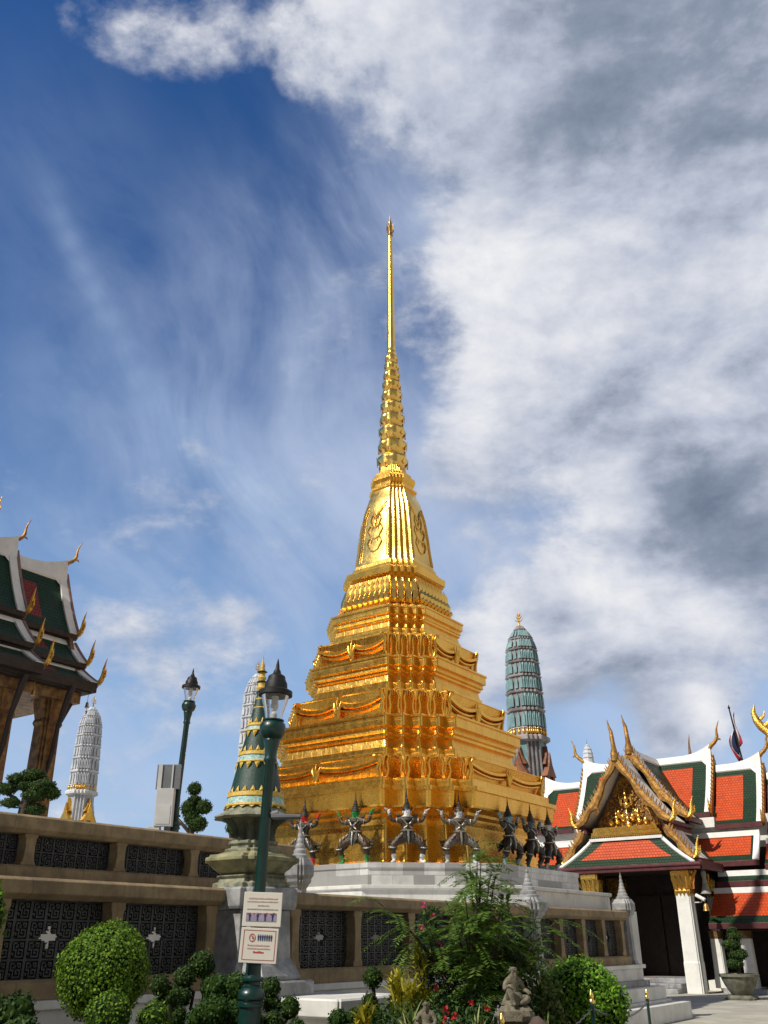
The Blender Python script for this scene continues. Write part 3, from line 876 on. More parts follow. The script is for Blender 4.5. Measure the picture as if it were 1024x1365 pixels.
rv.build('bell_relief', 'gold_smooth', S, 60)
rloft([(.60, 13.55), (.64, 13.58), (.64, 13.64), (.57, 13.66), (.53, 13.72), (.53, 13.80), (.58, 13.86), (.60, 13.9), (.60, 14.02), (.56, 14.06), (.50, 14.08), (.50, 14.18), (.40, 14.2), (.37, 14.32), (.34, 14.45)], .52).build('neck', 'gold', S, 0)

# spire of lotus rings
sp = MB(); NR = 10; z = 14.42; rings = []; n = 40
for k in range(NR):
    t = k / NR
    r = .425 + (.16 - .425) * t; h = .555 - .27 * t
    for q, (rr, hh) in enumerate(((.70, .0), (.82, .10), (.98, .30), (1.08, .52), (1.05, .70), (.84, .86), (.68, .97))):
        m = .10 if 1 <= q <= 4 else .03
        rings.append([(r * rr * (1 + m * (abs(math.cos(i / n * PI * 8 + (k % 2) * PI / 2)) - .6)) * math.cos(2 * PI * i / n), r * rr * (1 + m * (abs(math.cos(i / n * PI * 8 + (k % 2) * PI / 2)) - .6)) * math.sin(2 * PI * i / n), z + h * hh) for i in range(n)])
    for i in range(8):                               # upturned petal tips
        a = 2 * PI * (i + .5 * (k % 2)) / 8
        o = Vector((math.cos(a), math.sin(a), 0)); s_ = Vector((-math.sin(a), math.cos(a), 0))
        c = o * r * 1.03 + Vector((0, 0, z + h * .25))
        sp.add([c - s_ * r * .26, c + s_ * r * .26, c + o * r * .12 + Vector((0, 0, h * .3)), o * r * 1.17 + Vector((0, 0, z + h * .8)), c + o * r * .10 - Vector((0, 0, h * .12))], [(0, 4, 2), (4, 1, 2), (0, 2, 3), (2, 1, 3)])
    z += h * .97
ztop = z
sp.loft(rings)
sp.build('lotus_spire', 'gold_smooth', S, 50, recalc=False)
b = MB(); b.lathe([(.11, ztop - .05), (.16, ztop + .02), (.155, ztop + .12), (.125, ztop + .16), (.145, ztop + .24), (.13, ztop + .32), (.125, 19.2), (.10, 21.4), (.062, 23.6)], 20)
b.build('needle', 'gold_smooth', S, 50)
b = MB(); b.lathe([(.045, 23.58), (.10, 23.64), (.06, 23.70), (.05, 23.8), (.10, 23.95), (.115, 24.02), (.05, 24.12), (.07, 24.2), (.035, 24.3), (.02, 24.45), (.004, 24.62)], 12)
for i in range(6):
    a = i * PI / 3; o = Vector((math.cos(a), math.sin(a), 0))
    b.tube([o * .05 + Vector((0, 0, 23.72)), o * .13 + Vector((0, 0, 23.86)), o * .12 + Vector((0, 0, 24.05)), o * .15 + Vector((0, 0, 24.12))], [.018, .015, .012, .003], 5)
b.build('finial', 'brass', S, 40)

# ------------------------------------------------------------------ guardian statues
def guardian_mesh():
    V = []; E_ = []; Rr = []
    def v(x, y, z, r, par=None):
        V.append((x, y, z)); Rr.append(r)
        if par is not None: E_.append((par, len(V) - 1))
        return len(V) - 1
    pel = v(0, 0, .60, .125)
    wst = v(0, -.005, .70, .105, pel); ch = v(0, -.02, .84, .13, wst); sh = v(0, -.01, .94, .115, ch)
    nk = v(0, -.015, 1.01, .062, sh); hd = v(0, -.03, 1.09, .088, nk); tp = v(0, -.02, 1.17, .075, hd)
    for s in (-1, 1):
        # leg: squat with knees thrown out
        hp = v(s * .11, -.01, .55, .115, pel); k0 = v(s * .25, -.09, .47, .112, hp); kn = v(s * .355, -.13, .385, .088, k0)
        c1 = v(s * .34, -.085, .26, .072, kn); an = v(s * .305, -.02, .10, .047, c1); ht = v(s * .31, -.05, .035, .044, an); to = v(s * .385, -.14, .03, .032, ht)
        # arm raised, elbow low, hand at head height
        a0 = v(s * .165, -.01, .945, .075, sh); a1 = v(s * .26, -.02, .915, .058, a0); el = v(s * .355, -.03, .905, .050, a1)
        f1 = v(s * .385, -.03, .985, .048, el); wr = v(s * .41, -.03, 1.065, .036, f1); pm = v(s * .425, -.035, 1.115, .036, wr)
        for q, (dx, dy, L, r_) in enumerate(((.028, -.028, .058, .0105), (.034, -.010, .068, .011), (.034, .010, .064, .0105), (.028, .028, .05, .0095))):
            b1 = v(s * (.432 + dx), -.035 + dy, 1.125 + L * .35, r_ * 1.1, pm)
            v(s * (.435 + dx + L * .9), -.035 + dy * 1.3, 1.128 + L * .75, r_ * .8, b1)
        t1 = v(s * .412, -.075, 1.125, .012, pm); v(s * .40, -.095, 1.155, .009, t1)
    me = bpy.data.meshes.new('guardian_body')
    me.from_pydata(V, E_, [])
    o = bpy.data.objects.new('tmp', me); COL.objects.link(o)
    md = o.modifiers.new('s', 'SKIN'); md.use_smooth_shade = True
    sv = me.skin_vertices[0].data
    for i, r_ in enumerate(Rr):
        sv[i].radius = (r_, r_ * (.80 if i in (1, 2, 3) else 1.0))
        sv[i].use_root = (i == 0)
    sd = o.modifiers.new('d', 'SUBSURF'); sd.levels = 1; sd.render_levels = 1
    dg = bpy.context.evaluated_depsgraph_get()
    m2 = bpy.data.meshes.new_from_object(o.evaluated_get(dg))
    bpy.data.objects.remove(o)
    m2.materials.clear(); m2.materials.append(MT['suit_bronze']); m2.materials.append(MT['face_white'])
    for p in m2.polygons:
        c = p.center; p.use_smooth = True
        p.material_index = 1 if (c.z > 1.0 and abs(c.x) < .2) or (c.z < .21) or (abs(c.x) > .38 and c.z > 1.05) else 0
    return m2


GB = guardian_mesh()
_b = MB()                                          # face: brows, eyes, nose, mouth with tusks, ears
for s in (-1, 1):
    _b.ell((s * .034, -.108, 1.105), (.020, .014, .014), 8, 5)
    _b.tube([(s * .008, -.118, 1.122), (s * .034, -.120, 1.135), (s * .064, -.098, 1.128)], [.007, .008, .004], 5)
    _b.ell((s * .090, -.02, 1.10), (.014, .022, .036), 7, 5)
    _b.tube([(s * .022, -.112, 1.048), (s * .026, -.122, 1.034), (s * .028, -.118, 1.062)], [.006, .006, .002], 5)
_b.tube([(0, -.112, 1.12), (0, -.128, 1.092), (0, -.122, 1.078)], [.008, .015, .012], 6)
_b.tube([(-.036, -.100, 1.052), (0, -.116, 1.048), (.036, -.100, 1.052)], [.006, .011, .006], 6)
GFACE = _b
_b = MB(); _b.lathe([(.098, 1.135), (.108, 1.15), (.098, 1.165), (.088, 1.18), (.092, 1.20), (.074, 1.215), (.072, 1.245), (.076, 1.255), (.054, 1.27), (.052, 1.30), (.056, 1.31), (.037, 1.325), (.034, 1.36), (.037, 1.37), (.02, 1.39), (.016, 1.46), (.003, 1.60)], 14, c=(0, -.02))
for s in (-1, 1):
    _b.tube([(s * .10, -.02, 1.13), (s * .125, .0, 1.18), (s * .115, .01, 1.24)], [.016, .018, .004], 6)
GCROWN = _b
_b = MB()                                          # skirt panels, sash, belt, hip wings, collar
rg = [[(.15 * math.cos(a), .125 * math.sin(a) - .005, z) for a in [2 * PI * i / 16 for i in range(16)]] for z in (.66, .72)]
_b.loft(rg)
for k, (x, w_, L) in enumerate(((0, .065, .30), (-.09, .045, .20), (.09, .045, .20))):
    _b.prism([(x - w_ * .6, -.135, .68), (x + w_ * .6, -.135, .68), (x + w_, -.16, .68 - L * .7), (x, -.17, .68 - L), (x - w_, -.16, .68 - L * .7)], (0, .02, 0))
for s in (-1, 1):
    for q in (0, 1, 2):
        _b.tube([(s * .15, .03, .62 - q * .05), (s * .30, .07, .50 - q * .06), (s * .42 - s * q * .03, .09, .48 - q * .07), (s * .47 - s * q * .03, .09, .53 - q * .07)], [.03, .035, .028, .004], 6)
    _b.lathe([(.070, .28), (.092, .30), (.098, .335), (.085, .36)], 10, c=(s * .345, -.10))
    _b.lathe([(.055, .185), (.075, .20), (.072, .22), (.055, .235)], 10, c=(s * .335, -.05))
    _b.tube([(s * .12, -.02, 1.0), (s * .20, -.02, 1.015), (s * .26, -.02, 1.05)], [.03, .045, .005], 6)
_b.lathe([(.145, .90), (.150, .925), (.125, .965), (.085, .99)], 14, c=(0, -.02))
_b.ell((0, -.155, .80), (.035, .02, .05), 8, 5)
GDRESS = _b
_b.use(1)                                          # bright ornaments: rings, belts, straps
def ring(c, r, t=.010, ax=None, n=12):
    ax = Vector(ax or (0, 0, 1)).normalized(); a = ax.orthogonal().normalized(); b_ = ax.cross(a)
    P = [Vector(c) + (a * math.cos(2 * PI * i / n) + b_ * math.sin(2 * PI * i / n)) * r for i in range(n + 1)]
    _b.tube(P, t, 5)
for s in (-1, 1):
    ring((s * .245, -.02, .915), .062, .012, (1, 0, -.1)); ring((s * .40, -.03, 1.03), .045, .012, (.35 * s, 0, 1))
    ring((s * .355, -.11, .345), .088, .013, (0, -.3, 1)); ring((s * .30, -.02, .135), .056, .011)
    for q in (0, 1, 2):
        k = Vector((s * (.17 + .06 * q), -.125 - .035 * q, .60 - .045 * q)); _b.tube([k + Vector((-s * .02, 0, .05)), k + Vector((0, -.02, 0)), k + Vector((s * .015, .0, -.06))], [.006, .017, .006], 5)
    _b.tube([(s * .13, -.09, .95), (s * .04, -.155, .84), (-s * .09, -.135, .74)], [.014, .016, .014], 5)
ring((0, -.01, .70), .142, .020); ring((0, -.02, .985), .095, .016)
_b.tube([(0, -.15, .68), (0, -.185, .52), (0, -.18, .40)], [.028, .022, .006], 6)
guard_meshes = {}
def guardian(lx, ly, face, suit, paint, trim, label):
    loc = STU + R * lx + U * ly + Vector((0, 0, 3.06))
    t = thing('guardian_statue', loc, label, 'statue', 'demon guardians holding up the stupa', ROT + face)
    o = bpy.data.objects.new('body', GB); COL.objects.link(o); o.parent = t
    for i, m in enumerate((suit, paint)):
        o.material_slots[i].link = 'OBJECT'; o.material_slots[i].material = MT[m]
    for nm, bld, m in (('face', GFACE, paint), ('crown', GCROWN, trim), ('costume', GDRESS, trim)):
        if nm not in guard_meshes:
            q = bld.build(nm, [m, 'orn_silver'] if nm == 'costume' else m, t, 50); guard_meshes[nm] = q.data
        else:
            q = bpy.data.objects.new(nm, guard_meshes[nm]); COL.objects.link(q); q.parent = t
        q.material_slots[0].link = 'OBJECT'; q.material_slots[0].material = MT[m]
    if True:
        t.scale = (.94, .94, .94)
    return t
cf = math.atan2(.70, .71)
guardian(-.05, -3.55, 0, 'suit_dark', 'face_red', 'suit_dark', 'red faced demon guardian with red hands and boots behind the grey pinnacle post')
guardian(1.35, -3.52, .1, 'suit_bronze', 'face_green', 'suit_dark', 'green faced demon guardian with green boots between the red and the white faced ones')
guardian(2.36, -3.06, cf, 'suit_bronze', 'face_white', 'suit_dark', 'white faced demon guardian in brown mosaic above the feathery shrub, left of the silver one')
guardian(3.11, -2.15, cf, 'suit_silver', 'face_grey', 'suit_bronze', 'silver grey demon guardian squatting above the right part of the feathery shrub')
guardian(3.55, -.75, PI / 2, 'suit_dark', 'face_blue', 'suit_dark', 'blue faced dark demon guardian seen from the side, nearest the corner on the shaded face')
guardian(3.55, .36, PI / 2, 'suit_dark', 'face_dark', 'suit_bronze', 'dark demon guardian seen from the side between the blue faced and the white faced one')
guardian(3.55, 1.30, PI / 2, 'suit_dark', 'face_white', 'suit_bronze', 'white faced dark demon guardian seen from the side, last before the orange roofs')
# ------------------------------------------------------------------ Thai roofs
def roof(parent, F, ax, l0, l1, tiers, ends=(1, 1), sides=(1, -1), rise=.32, gm=.42, wb=.17, chofa_h=.75, chofa_r=.085, flame_h=.55, teeth=True, facia=.16, orange=True, drop_facia=True, fm='maroon', om=None, curve=.10, chofa_m='gold_old', board=True):
    """tiered gable roof. F(l, w, z) maps ridge-coordinates to the thing's local ones; tiers = (w at top, z at top, w at eave, z at eave).
    ends = which gable ends (l0, l1) carry boards and finials"""
    g, o = 'green_' + ax, om or 'orange_' + ax
    tiles = MB(); wht = MB(); mar = MB(); fins = []; brds = []
    def P(l, s, w, z): return F(l, s * w, z)
    for s in sides:
        for k, (wa, za, wbt, zb) in enumerate(tiers):
            brd = MB(); brds.append(brd)
            L = math.hypot(wbt - wa, zb - za)
            def sp(t, off=0.):                     # concave slope
                w = wa + (wbt - wa) * t; z = za + (zb - za) * t - curve * 4 * t * (1 - t) * (1 if k == 0 else .55) * L * .55
                return w + off * .8, z + off * .6
            ts = [i / 6 for i in range(7)]
            top = (.10 / L) if k else .0
            gt0, gt1 = min(.42, (gm * (.75 if k == 0 else .35)) / L), 1 - min(.35, gm * (.45 if k == 0 else .5) / L)
            la, lb = l0 + (wb if ends[0] else 0), l1 - (wb if ends[1] else 0)
            ga, gb = la + (gm if ends[0] else 0), lb - (gm if ends[1] else 0)
            has_o = orange and gb - ga > .15
            us = sorted(set([0, gt0, (gt0 + gt1) / 2, gt1, 1]))
            for i in range(len(us) - 1):
                t0, t1 = us[i], us[i + 1]
                lc = [la, ga, gb, lb] if has_o else [la, lb]
                for j in range(len(lc) - 1):
                    a, c = lc[j], lc[j + 1]
                    isO = has_o and j == 1 and t0 >= gt0 - 1e-6 and t1 <= gt1 + 1e-6
                    tiles.use(1 if isO else 0)
                    w0, z0 = sp(t0); w1, z1 = sp(t1)
                    tiles.add([P(a, s, w0, z0), P(c, s, w0, z0), P(c, s, w1, z1), P(a, s, w1, z1)], [(0, 1, 2, 3)])
            # underside
            tiles.use(0)
            w0, z0 = sp(0); w1, z1 = sp(1)
            # white borders: strip on top of lower tiers, strips down the gable edges with a clipped corner
            if k:
                wht.prism([P(l0, s, wa - .03, za - .02), P(l0, s, wa - .03, za + .09), P(l0, s, sp(.12 / L, 0)[0], sp(.12 / L)[1] + .04), P(l0, s, sp(.12 / L)[0], sp(.12 / L)[1] - .03)], Vector(F(l1, 0, 0)) - Vector(F(l0, 0, 0)))
            for e, le, sg in ((0, l0, 1), (1, l1, -1)):
                if not ends[e]: continue
                brd = MB(); brds.append(brd)
                for i in range(6):
                    (w0, z0), (w1, z1) = sp(ts[i], .045), sp(ts[i + 1], .045)
                    (v0, y0), (v1, y1) = sp(ts[i], -.03), sp(ts[i + 1], -.03)
                    li = le + sg * wb
                    a = [P(le, s, w0, z0), P(li, s, w0, z0), P(li, s, v0, y0), P(le, s, v0, y0)]
                    c = [P(le, s, w1, z1), P(li, s, w1, z1), P(li, s, v1, y1), P(le, s, v1, y1)]
                    wht.loft([a, c], i == 0, i == 5)
                # clipped corner
                if k == 0:
                    q0, q1 = sp(.02, .03), sp(min(.3, .40 / L), .03)
                    li = le + sg * (wb - .01)
                    wht.add([P(li, s, *q0), P(li + sg * .34, s, *q0), P(li, s, *q1)], [(0, 1, 2)])
                if board:
                    # serrated gable board just outside the white strip
                    lo = le - sg * .07
                    pth = [sp(t) for t in ts]
                    for i in range(6):
                        (w0, z0), (w1, z1) = pth[i], pth[i + 1]
                        a = [P(le - sg * .005, s, w0 + .05, z0 + .04), P(lo, s, w0 + .05, z0 + .04), P(lo, s, w0 - .10, z0 - .12), P(le - sg * .005, s, w0 - .10, z0 - .12)]
                        c = [P(le - sg * .005, s, w1 + .05, z1 + .04), P(lo, s, w1 + .05, z1 + .04), P(lo, s, w1 - .10, z1 - .12), P(le - sg * .005, s, w1 - .10, z1 - .12)]
                        brd.loft([a, c], i == 0, i == 5)
                    if teeth:
                        nt = max(3, int(L / .17))
                        for i in range(nt):
                            w_, z_ = sp((i + .4) / nt, .03); w2, z2 = sp((i + .9) / nt, .03)
                            brd.prism([P(le - sg * .01, s, w_, z_), P(le - sg * .01, s, w2, z2), P(le - sg * .01, s, w_ + .085, z_ + .10)], Vector(F(-sg * .05, 0, 0)) - Vector(F(0, 0, 0)))
                    fins.append((P(le - sg * .04, s, *sp(1.0, .03)), s))
            # eave fascia and the dark drop to the next tier
            w1, z1 = sp(1)
            fz = facia if k == len(tiers) - 1 else .11
            mar.prism([P(l0, s, w1 + .02, z1 + .01), P(l0, s, w1 + .02, z1 - fz), P(l0, s, w1 - .12, z1 - fz), P(l0, s, w1 - .12, z1 - .02)], Vector(F(l1, 0, 0)) - Vector(F(l0, 0, 0)))
            if k < len(tiers) - 1:
                wn, zn = tiers[k + 1][:2]
                mar.prism([P(l0, s, w1 - .10, z1 - .02), P(l0, s, w1 - .10, zn - .05), P(l0, s, wn - .16, zn - .05), P(l0, s, w1 - .22, z1 - .02)], Vector(F(l1, 0, 0)) - Vector(F(l0, 0, 0)))
    # ridge: white, swooping up to the ends
    n = 20; zt = tiers[0][1]; up = []
    for i in range(n + 1):
        l = l0 + (l1 - l0) * i / n
        h = .10
        if ends[0]: h += rise * max(0, 1 - (l - l0) / 1.3) ** 2.2
        if ends[1]: h += rise * max(0, 1 - (l1 - l) / 1.3) ** 2.2
        up.append((l, h))
    w_ = tiers[0][0]
    slope = (tiers[0][3] - zt) / (tiers[0][2] - w_)
    rings = []
    for l, h in up:
        q = w_ + .13
        rings.append([F(l, -q, zt + slope * .13 + .045), F(l, -w_ - .03, zt + h), F(l, w_ + .03, zt + h), F(l, q, zt + slope * .13 + .045), F(l, q - .05, zt + slope * .13 - .05), F(l, -q + .05, zt + slope * .13 - .05)])
    wht.loft(rings)
    objs = [tiles.build('roof_tiles', [g, o], parent, 0, recalc=False), wht.build('white_border', 'white_roof', parent, 0), mar.build('fascia', fm, parent, 0)]
    for brd in brds:
        if brd.f: brd.build('gable_board', chofa_m, parent, 0)
    for (p, s) in fins:
        d = (Vector(F(0, s, 0)) - Vector(F(0, 0, 0))).normalized()
        b = MB(); flame(b, p, d, flame_h, .062); b.build('eave_finial', 'gold_carved', parent, 50)
    for e, le, sg in ((0, l0, 1), (1, l1, -1)):
        if ends[e] and chofa_h:
            d = (Vector(F(-sg, 0, 0)) - Vector(F(0, 0, 0))).normalized()
            b = MB(); chofa(b, F(le - sg * .02, 0, zt + .10 + rise * .8), d, chofa_h, chofa_r); b.build('roof_finial', 'gold_old', parent, 50)
    return objs


def soffit(parent, F, l0, l1, w, z, m='darkwood_and_shade'):
    b = MB(); q = [F(l0, -w, z), F(l1, -w, z), F(l1, w, z), F(l0, w, z)]
    b.prism(q, (0, 0, .06)); return b.build('soffit', m, parent, 0)


# ------------------------------------------------------------------ pavilion on the left
PV = Vector((-8.37, 22.0, 0))
pav = thing('pavilion', PV, 'open pavilion with tiered green and red roofs on tall gilded pillars', 'pavilion', rot=ROT)
FY = lambda l, w, z: (w, l, z)
T1 = [(.0, 10.31, .87, 8.50), (.77, 8.30, 1.38, 7.68), (1.23, 7.55, 1.92, 7.12)]
roof(pav, FY, 'y', -2.9, 0.0, T1, (0, 1), om='red_y', teeth=False, chofa_m='pinkboard', fm='darkwood_and_shade', chofa_h=.72, chofa_r=.055, flame_h=.58, facia=.22, gm=.72, wb=.22)
T2 = [(.14, 10.40, 1.02, 8.62), (.91, 8.42, 1.58, 7.76), (1.38, 7.62, 2.08, 7.20)]
roof(pav, FY, 'y', -4.4, -1.6, T2, (0, 1), om='red_y', teeth=False, chofa_m='pinkboard', fm='darkwood_and_shade', chofa_h=.72, chofa_r=.055, flame_h=.58, facia=.22, gm=.72, wb=.22)
T3 = [(.2, 13.2, 2.1, 10.0)]
roof(pav, FY, 'y', -9.2, -3.5, T3, (1, 1), om='red_y', teeth=False, chofa_m='pinkboard', fm='darkwood_and_shade', chofa_h=.7, flame_h=.55, facia=.3)
soffit(pav, FY, -9.0, -.1, 1.9, 6.86)
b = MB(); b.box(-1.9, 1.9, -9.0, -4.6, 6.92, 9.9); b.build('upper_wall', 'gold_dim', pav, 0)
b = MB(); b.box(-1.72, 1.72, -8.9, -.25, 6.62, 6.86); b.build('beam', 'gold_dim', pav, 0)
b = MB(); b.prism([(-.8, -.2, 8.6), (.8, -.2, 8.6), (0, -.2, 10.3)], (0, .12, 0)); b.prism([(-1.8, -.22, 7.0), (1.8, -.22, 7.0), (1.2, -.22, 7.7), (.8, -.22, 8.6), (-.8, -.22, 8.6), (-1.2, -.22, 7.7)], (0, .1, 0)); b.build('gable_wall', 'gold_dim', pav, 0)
for sx in (-1, 1):
    for py in (-.75, -1.98, -4.6, -7.5):
        b = MB(); a = .25
        def sq(a, z, x=sx * 1.32, y=py): return redent(a, .6, 2, x, y, z)
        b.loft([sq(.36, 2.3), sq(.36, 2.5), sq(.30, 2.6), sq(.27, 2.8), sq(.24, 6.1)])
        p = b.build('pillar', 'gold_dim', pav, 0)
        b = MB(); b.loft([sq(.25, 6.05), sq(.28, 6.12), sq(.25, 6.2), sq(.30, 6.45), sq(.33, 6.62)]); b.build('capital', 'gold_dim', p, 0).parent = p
        # naga bracket
        b = MB(); o = Vector((sx, 0, 0)); k = Vector((sx * 1.56, py, 5.0))
        b.tube([k, k + o * .10 + Vector((0, 0, .45)), k + o * .16 + Vector((0, 0, 1.0)), k + o * .42 + Vector((0, 0, 1.72)), k + o * .52 + Vector((0, 0, 1.9))], [.025, .055, .05, .08, .06], 6)
        b.build('bracket', 'darkwood_and_shade', pav, 50)
for i, py in enumerate((-.15, -1.6)):
    b = MB(); c = (1.86, py)
    b.tube([(c[0], c[1], 6.88), (c[0], c[1], 6.66)], .007, 4); b.lathe([(.012, 6.67), (.03, 6.65), (.045, 6.56), (.055, 6.54), (.05, 6.535)], 10, c); b.tube([(c[0], c[1], 6.54), (c[0], c[1], 6.46)], .006, 4)
    b.prism([(c[0] - .035, c[1], 6.46), (c[0] + .035, c[1], 6.46), (c[0], c[1], 6.36)], (0, .008, 0)); b.build('wind_bell', 'brass', pav, 40)
for py in (-.3, -1.7, -3.4):                        # hanging eave pendants between the pillars
    b = MB(); b.prism([(1.50, py - .02, 6.62), (1.50, py - .55, 6.62), (1.50, py - .28, 6.05)], (.06, 0, 0)); b.build('eave_pendant', 'darkwood_and_shade', pav, 0)

# ------------------------------------------------------------------ entrance portico on the right
Q = Vector((10.014, 33.225, 0))
CX = -1.72                                         # portico centre line
por = thing('entrance_portico', Q, 'gabled portico with golden pediment, orange and green roof and two white columns', 'portico', rot=ROT)
FYc = lambda l, w, z: (CX + w, l, z)
TA = [(.0, 7.70, 1.74, 5.40), (1.56, 5.18, 2.36, 4.14)]
roof(por, FYc, 'y', -.12, 2.4, TA, (1, 0), chofa_h=0, rise=.15, teeth=False, board=False, wb=1.5, orange=False, curve=.14)
TB = [(.0, 8.18, 1.88, 5.66)]
roof(por, FYc, 'y', 1.45, 5.2, TB, (1, 0), chofa_h=0, rise=.15, teeth=False, board=False, wb=.8, orange=False, curve=.14)


def lamyong(y, tiers, h_ch, ntips=True):
    """carved serpent gable boards: wavy lower edge, row of leaf teeth above, hooked tails"""
    for s in (-1, 1):
        for k, (wa, za, wb_, zb) in enumerate(tiers):
            n = 36; up = []; lo = []
            L = math.hypot(wb_ - wa, zb - za); dx, dz = (wb_ - wa) / L, (zb - za) / L
            nx, nz = -dz, dx
            for i in range(n + 1):
                t = i / n
                w = wa + (wb_ - wa) * t; z = za + (zb - za) * t - .14 * 4 * t * (1 - t) * (1 if k == 0 else .4) * L * .5
                a = .085; c = .095 + .05 * math.sin(t * PI * (5.2 if k == 0 else 3.4)) + (.13 * math.exp(-((t - .62) / .07) ** 2) if k == 0 else 0) + (.08 * t if k else .04 * t)
                up.append((w + nx * a, z + nz * a)); lo.append((w - nx * c, z - nz * c))
            b = MB()
            for i in range(n):
                q = [up[i], up[i + 1], lo[i + 1], lo[i]]
                mid = [((up[j][0] + lo[j][0]) / 2, (up[j][1] + lo[j][1]) / 2) for j in (i, i + 1)]
                f0 = [(CX + s * p[0], y - .10, p[1]) for p in q]; bk = [(CX + s * p[0], y + .03, p[1]) for p in q]
                m0, m1 = [(CX + s * p[0], y - .125, p[1]) for p in mid]
                b.add(f0 + bk + [m0, m1], [(0, 1, 9, 8), (8, 9, 2, 3), (4, 7, 6, 5), (0, 4, 5, 1), (3, 2, 6, 7)] + ([(0, 8, 3, 7, 4)] if i == 0 else []) + ([(1, 5, 6, 2, 9)] if i == n - 1 else []))
            nt = int(L / .125)
            for i in range(nt):
                j = int((i + .3) / nt * n); p = up[j]; p2 = up[min(n, j + max(1, n // nt))]
                e = Vector((CX + s * p[0], y - .03, p[1])); e2 = Vector((CX + s * p2[0], y - .03, p2[1]))
                tip = e.lerp(e2, .25) + Vector((s * nx * .12, 0, nz * .12 + .095))
                b.prism([e, e.lerp(e2, .85), tip], (0, .06, 0))
            # hook two thirds of the way down (tail curl)
            if k == 0:
                j = int(.62 * n); h = Vector((CX + s * lo[j][0], y - .06, lo[j][1]))
                b.tube([h + Vector((s * .08, 0, .06)), h + Vector((-s * .03, 0, -.02)), h + Vector((-s * .06, 0, -.16)), h + Vector((s * .02, 0, -.23)), h + Vector((s * .05, 0, -.17))], [.07, .06, .045, .03, .008], 6)
            bo = b.build('gable_board', 'gold_old', por, 0)
            if ntips:
                e = up[-1]; b = MB()
                flame(b, (CX + s * (e[0] - .02), y - .03, e[1] - .08), (s, 0, 0), .72, .085)
                b.build('naga_finial', 'gold_carved', bo, 50)
    b = MB(); z = tiers[0][1]
    b.tube([(CX, y - .05, z - .12), (CX, y - .05, z + .12), (CX + .01, y - .06, z + .35), (CX + .02, y - .12, z + .52), (CX - .02, y - .05, z + .72), (CX - .05, y - .0, z + .95), (CX - .1, y - .02, z + h_ch * .8), (CX - .14, y - .05, z + h_ch)], [.15, .15, .10, .085, .085, .07, .045, .01], 8)
    b.build('apex_finial', 'gold_old', por, 50)
lamyong(-.16, TA, 1.42)
lamyong(1.42, TB, 1.42)

# pediment
b = MB(); b.prism([(CX - 1.55, .55, 4.95), (CX + 1.55, .55, 4.95), (CX, .55, 7.45)], (0, .1, 0)); b.build('pediment', 'gold_dim', por, 0)
rng = random.Random(4)
b = MB()
for i in range(300):
    z = rng.uniform(5.25, 7.15); hw = 1.38 * (7.4 - z) / 2.45
    x = rng.uniform(0, hw); r = rng.uniform(.022, .05)
    for s in (-1, 1):
        b.ell((CX + s * x, .53, z), (r, r * .9, r * 1.2), 6, 4)
b.build('carved_scrolls', 'gold_old', por, 50, recalc=False)
b = MB()
def figurine(x, z, s):
    b.ell((x, .03, z + .10 * s), (.12 * s, .07, .09 * s), 8, 6); b.ell((x, .0, z + .25 * s), (.075 * s, .06, .11 * s), 8, 6); b.ell((x, -.02, z + .41 * s), (.045 * s, .045, .055 * s), 8, 6)
    b.lathe([(.045 * s, z + .45 * s), (.025 * s, z + .5 * s), (.004, z + .62 * s)], 7, (x, -.02))
    for q in (-1, 1):
        b.tube([(x + q * .07 * s, .0, z + .32 * s), (x + q * .17 * s, -.02, z + .24 * s), (x + q * .19 * s, -.03, z + .38 * s)], [.028 * s, .022 * s, .012 * s], 5)
figurine(CX, 5.95, 1.25)
for x in (-.42, .42): figurine(CX + x, 5.42, .9)
figurine(CX, 5.30, 1.1)
for x in (-.18, .18, -.66, .66): b.ell((CX + x, .03, 5.5 + .15 * (abs(x) < .3)), (.10, .07, .14), 8, 6)
for x in (-.2, .2, -.33, .33): b.ell((CX + x, .03, 6.2 - .4 * (abs(x) > .3)), (.07, .06, .15), 7, 5)
b.build('pediment_figures', 'gold_smooth', por, 60).location = (0, .40, 0)
b = MB()
for k, (z0, z1, w, d) in enumerate(((4.98, 5.05, 1.32, .0), (5.05, 5.13, 1.28, -.05), (5.13, 5.17, 1.24, .0), (5.17, 5.26, 1.20, -.06), (5.26, 5.30, 1.16, -.02))):
    b.box(CX - w, CX + w, d, .58, z0, z1)
for i in range(34):
    x = CX - 1.28 + 2.56 * i / 33; b.prism([(x - .03, -.06, 5.0), (x + .03, -.06, 5.0), (x, -.06, 4.90)], (0, .06, 0))
b.build('pediment_base', 'gold_smooth', por, 0)

# skirt roof in front
b = MB()
yt, yb, zt, zb = -.02, -.44, 4.86, 3.96
tl, tr, bl_, br_ = (CX - 1.22, zt), (CX + 1.22, zt), (CX - 2.36, zb), (CX + 2.36, zb)
def sk(sx, t): 
    w = (1.22 + (2.36 - 1.22) * t); return (CX + sx * w, yt + (yb - yt) * t, zt + (zb - zt) * t - .06 * 4 * t * (1 - t))
rows = [0, .07, .38, .68, 1.0]
inner = [.62, .66, .76, .84, .9]
for i in range(4):
    t0, t1 = rows[i], rows[i + 1]
    b.use(1 if i in (1, 2) else 0)
    b.add([sk(-inner[i], t0), sk(inner[i], t0), sk(inner[i + 1], t1), sk(-inner[i + 1], t1)], [(0, 1, 2, 3)])
    b.use(0)
    for s in (-1, 1):
        b.add([sk(s * inner[i], t0), sk(s, t0), sk(s, t1), sk(s * inner[i + 1], t1)], [(0, 1, 2, 3)])
b.build('skirt_roof', ['green_x', 'orange_x'], por, 0, recalc=False)
b = MB(); b.box(CX - 1.36, CX + 1.36, -.10, .04, 4.83, 4.93)
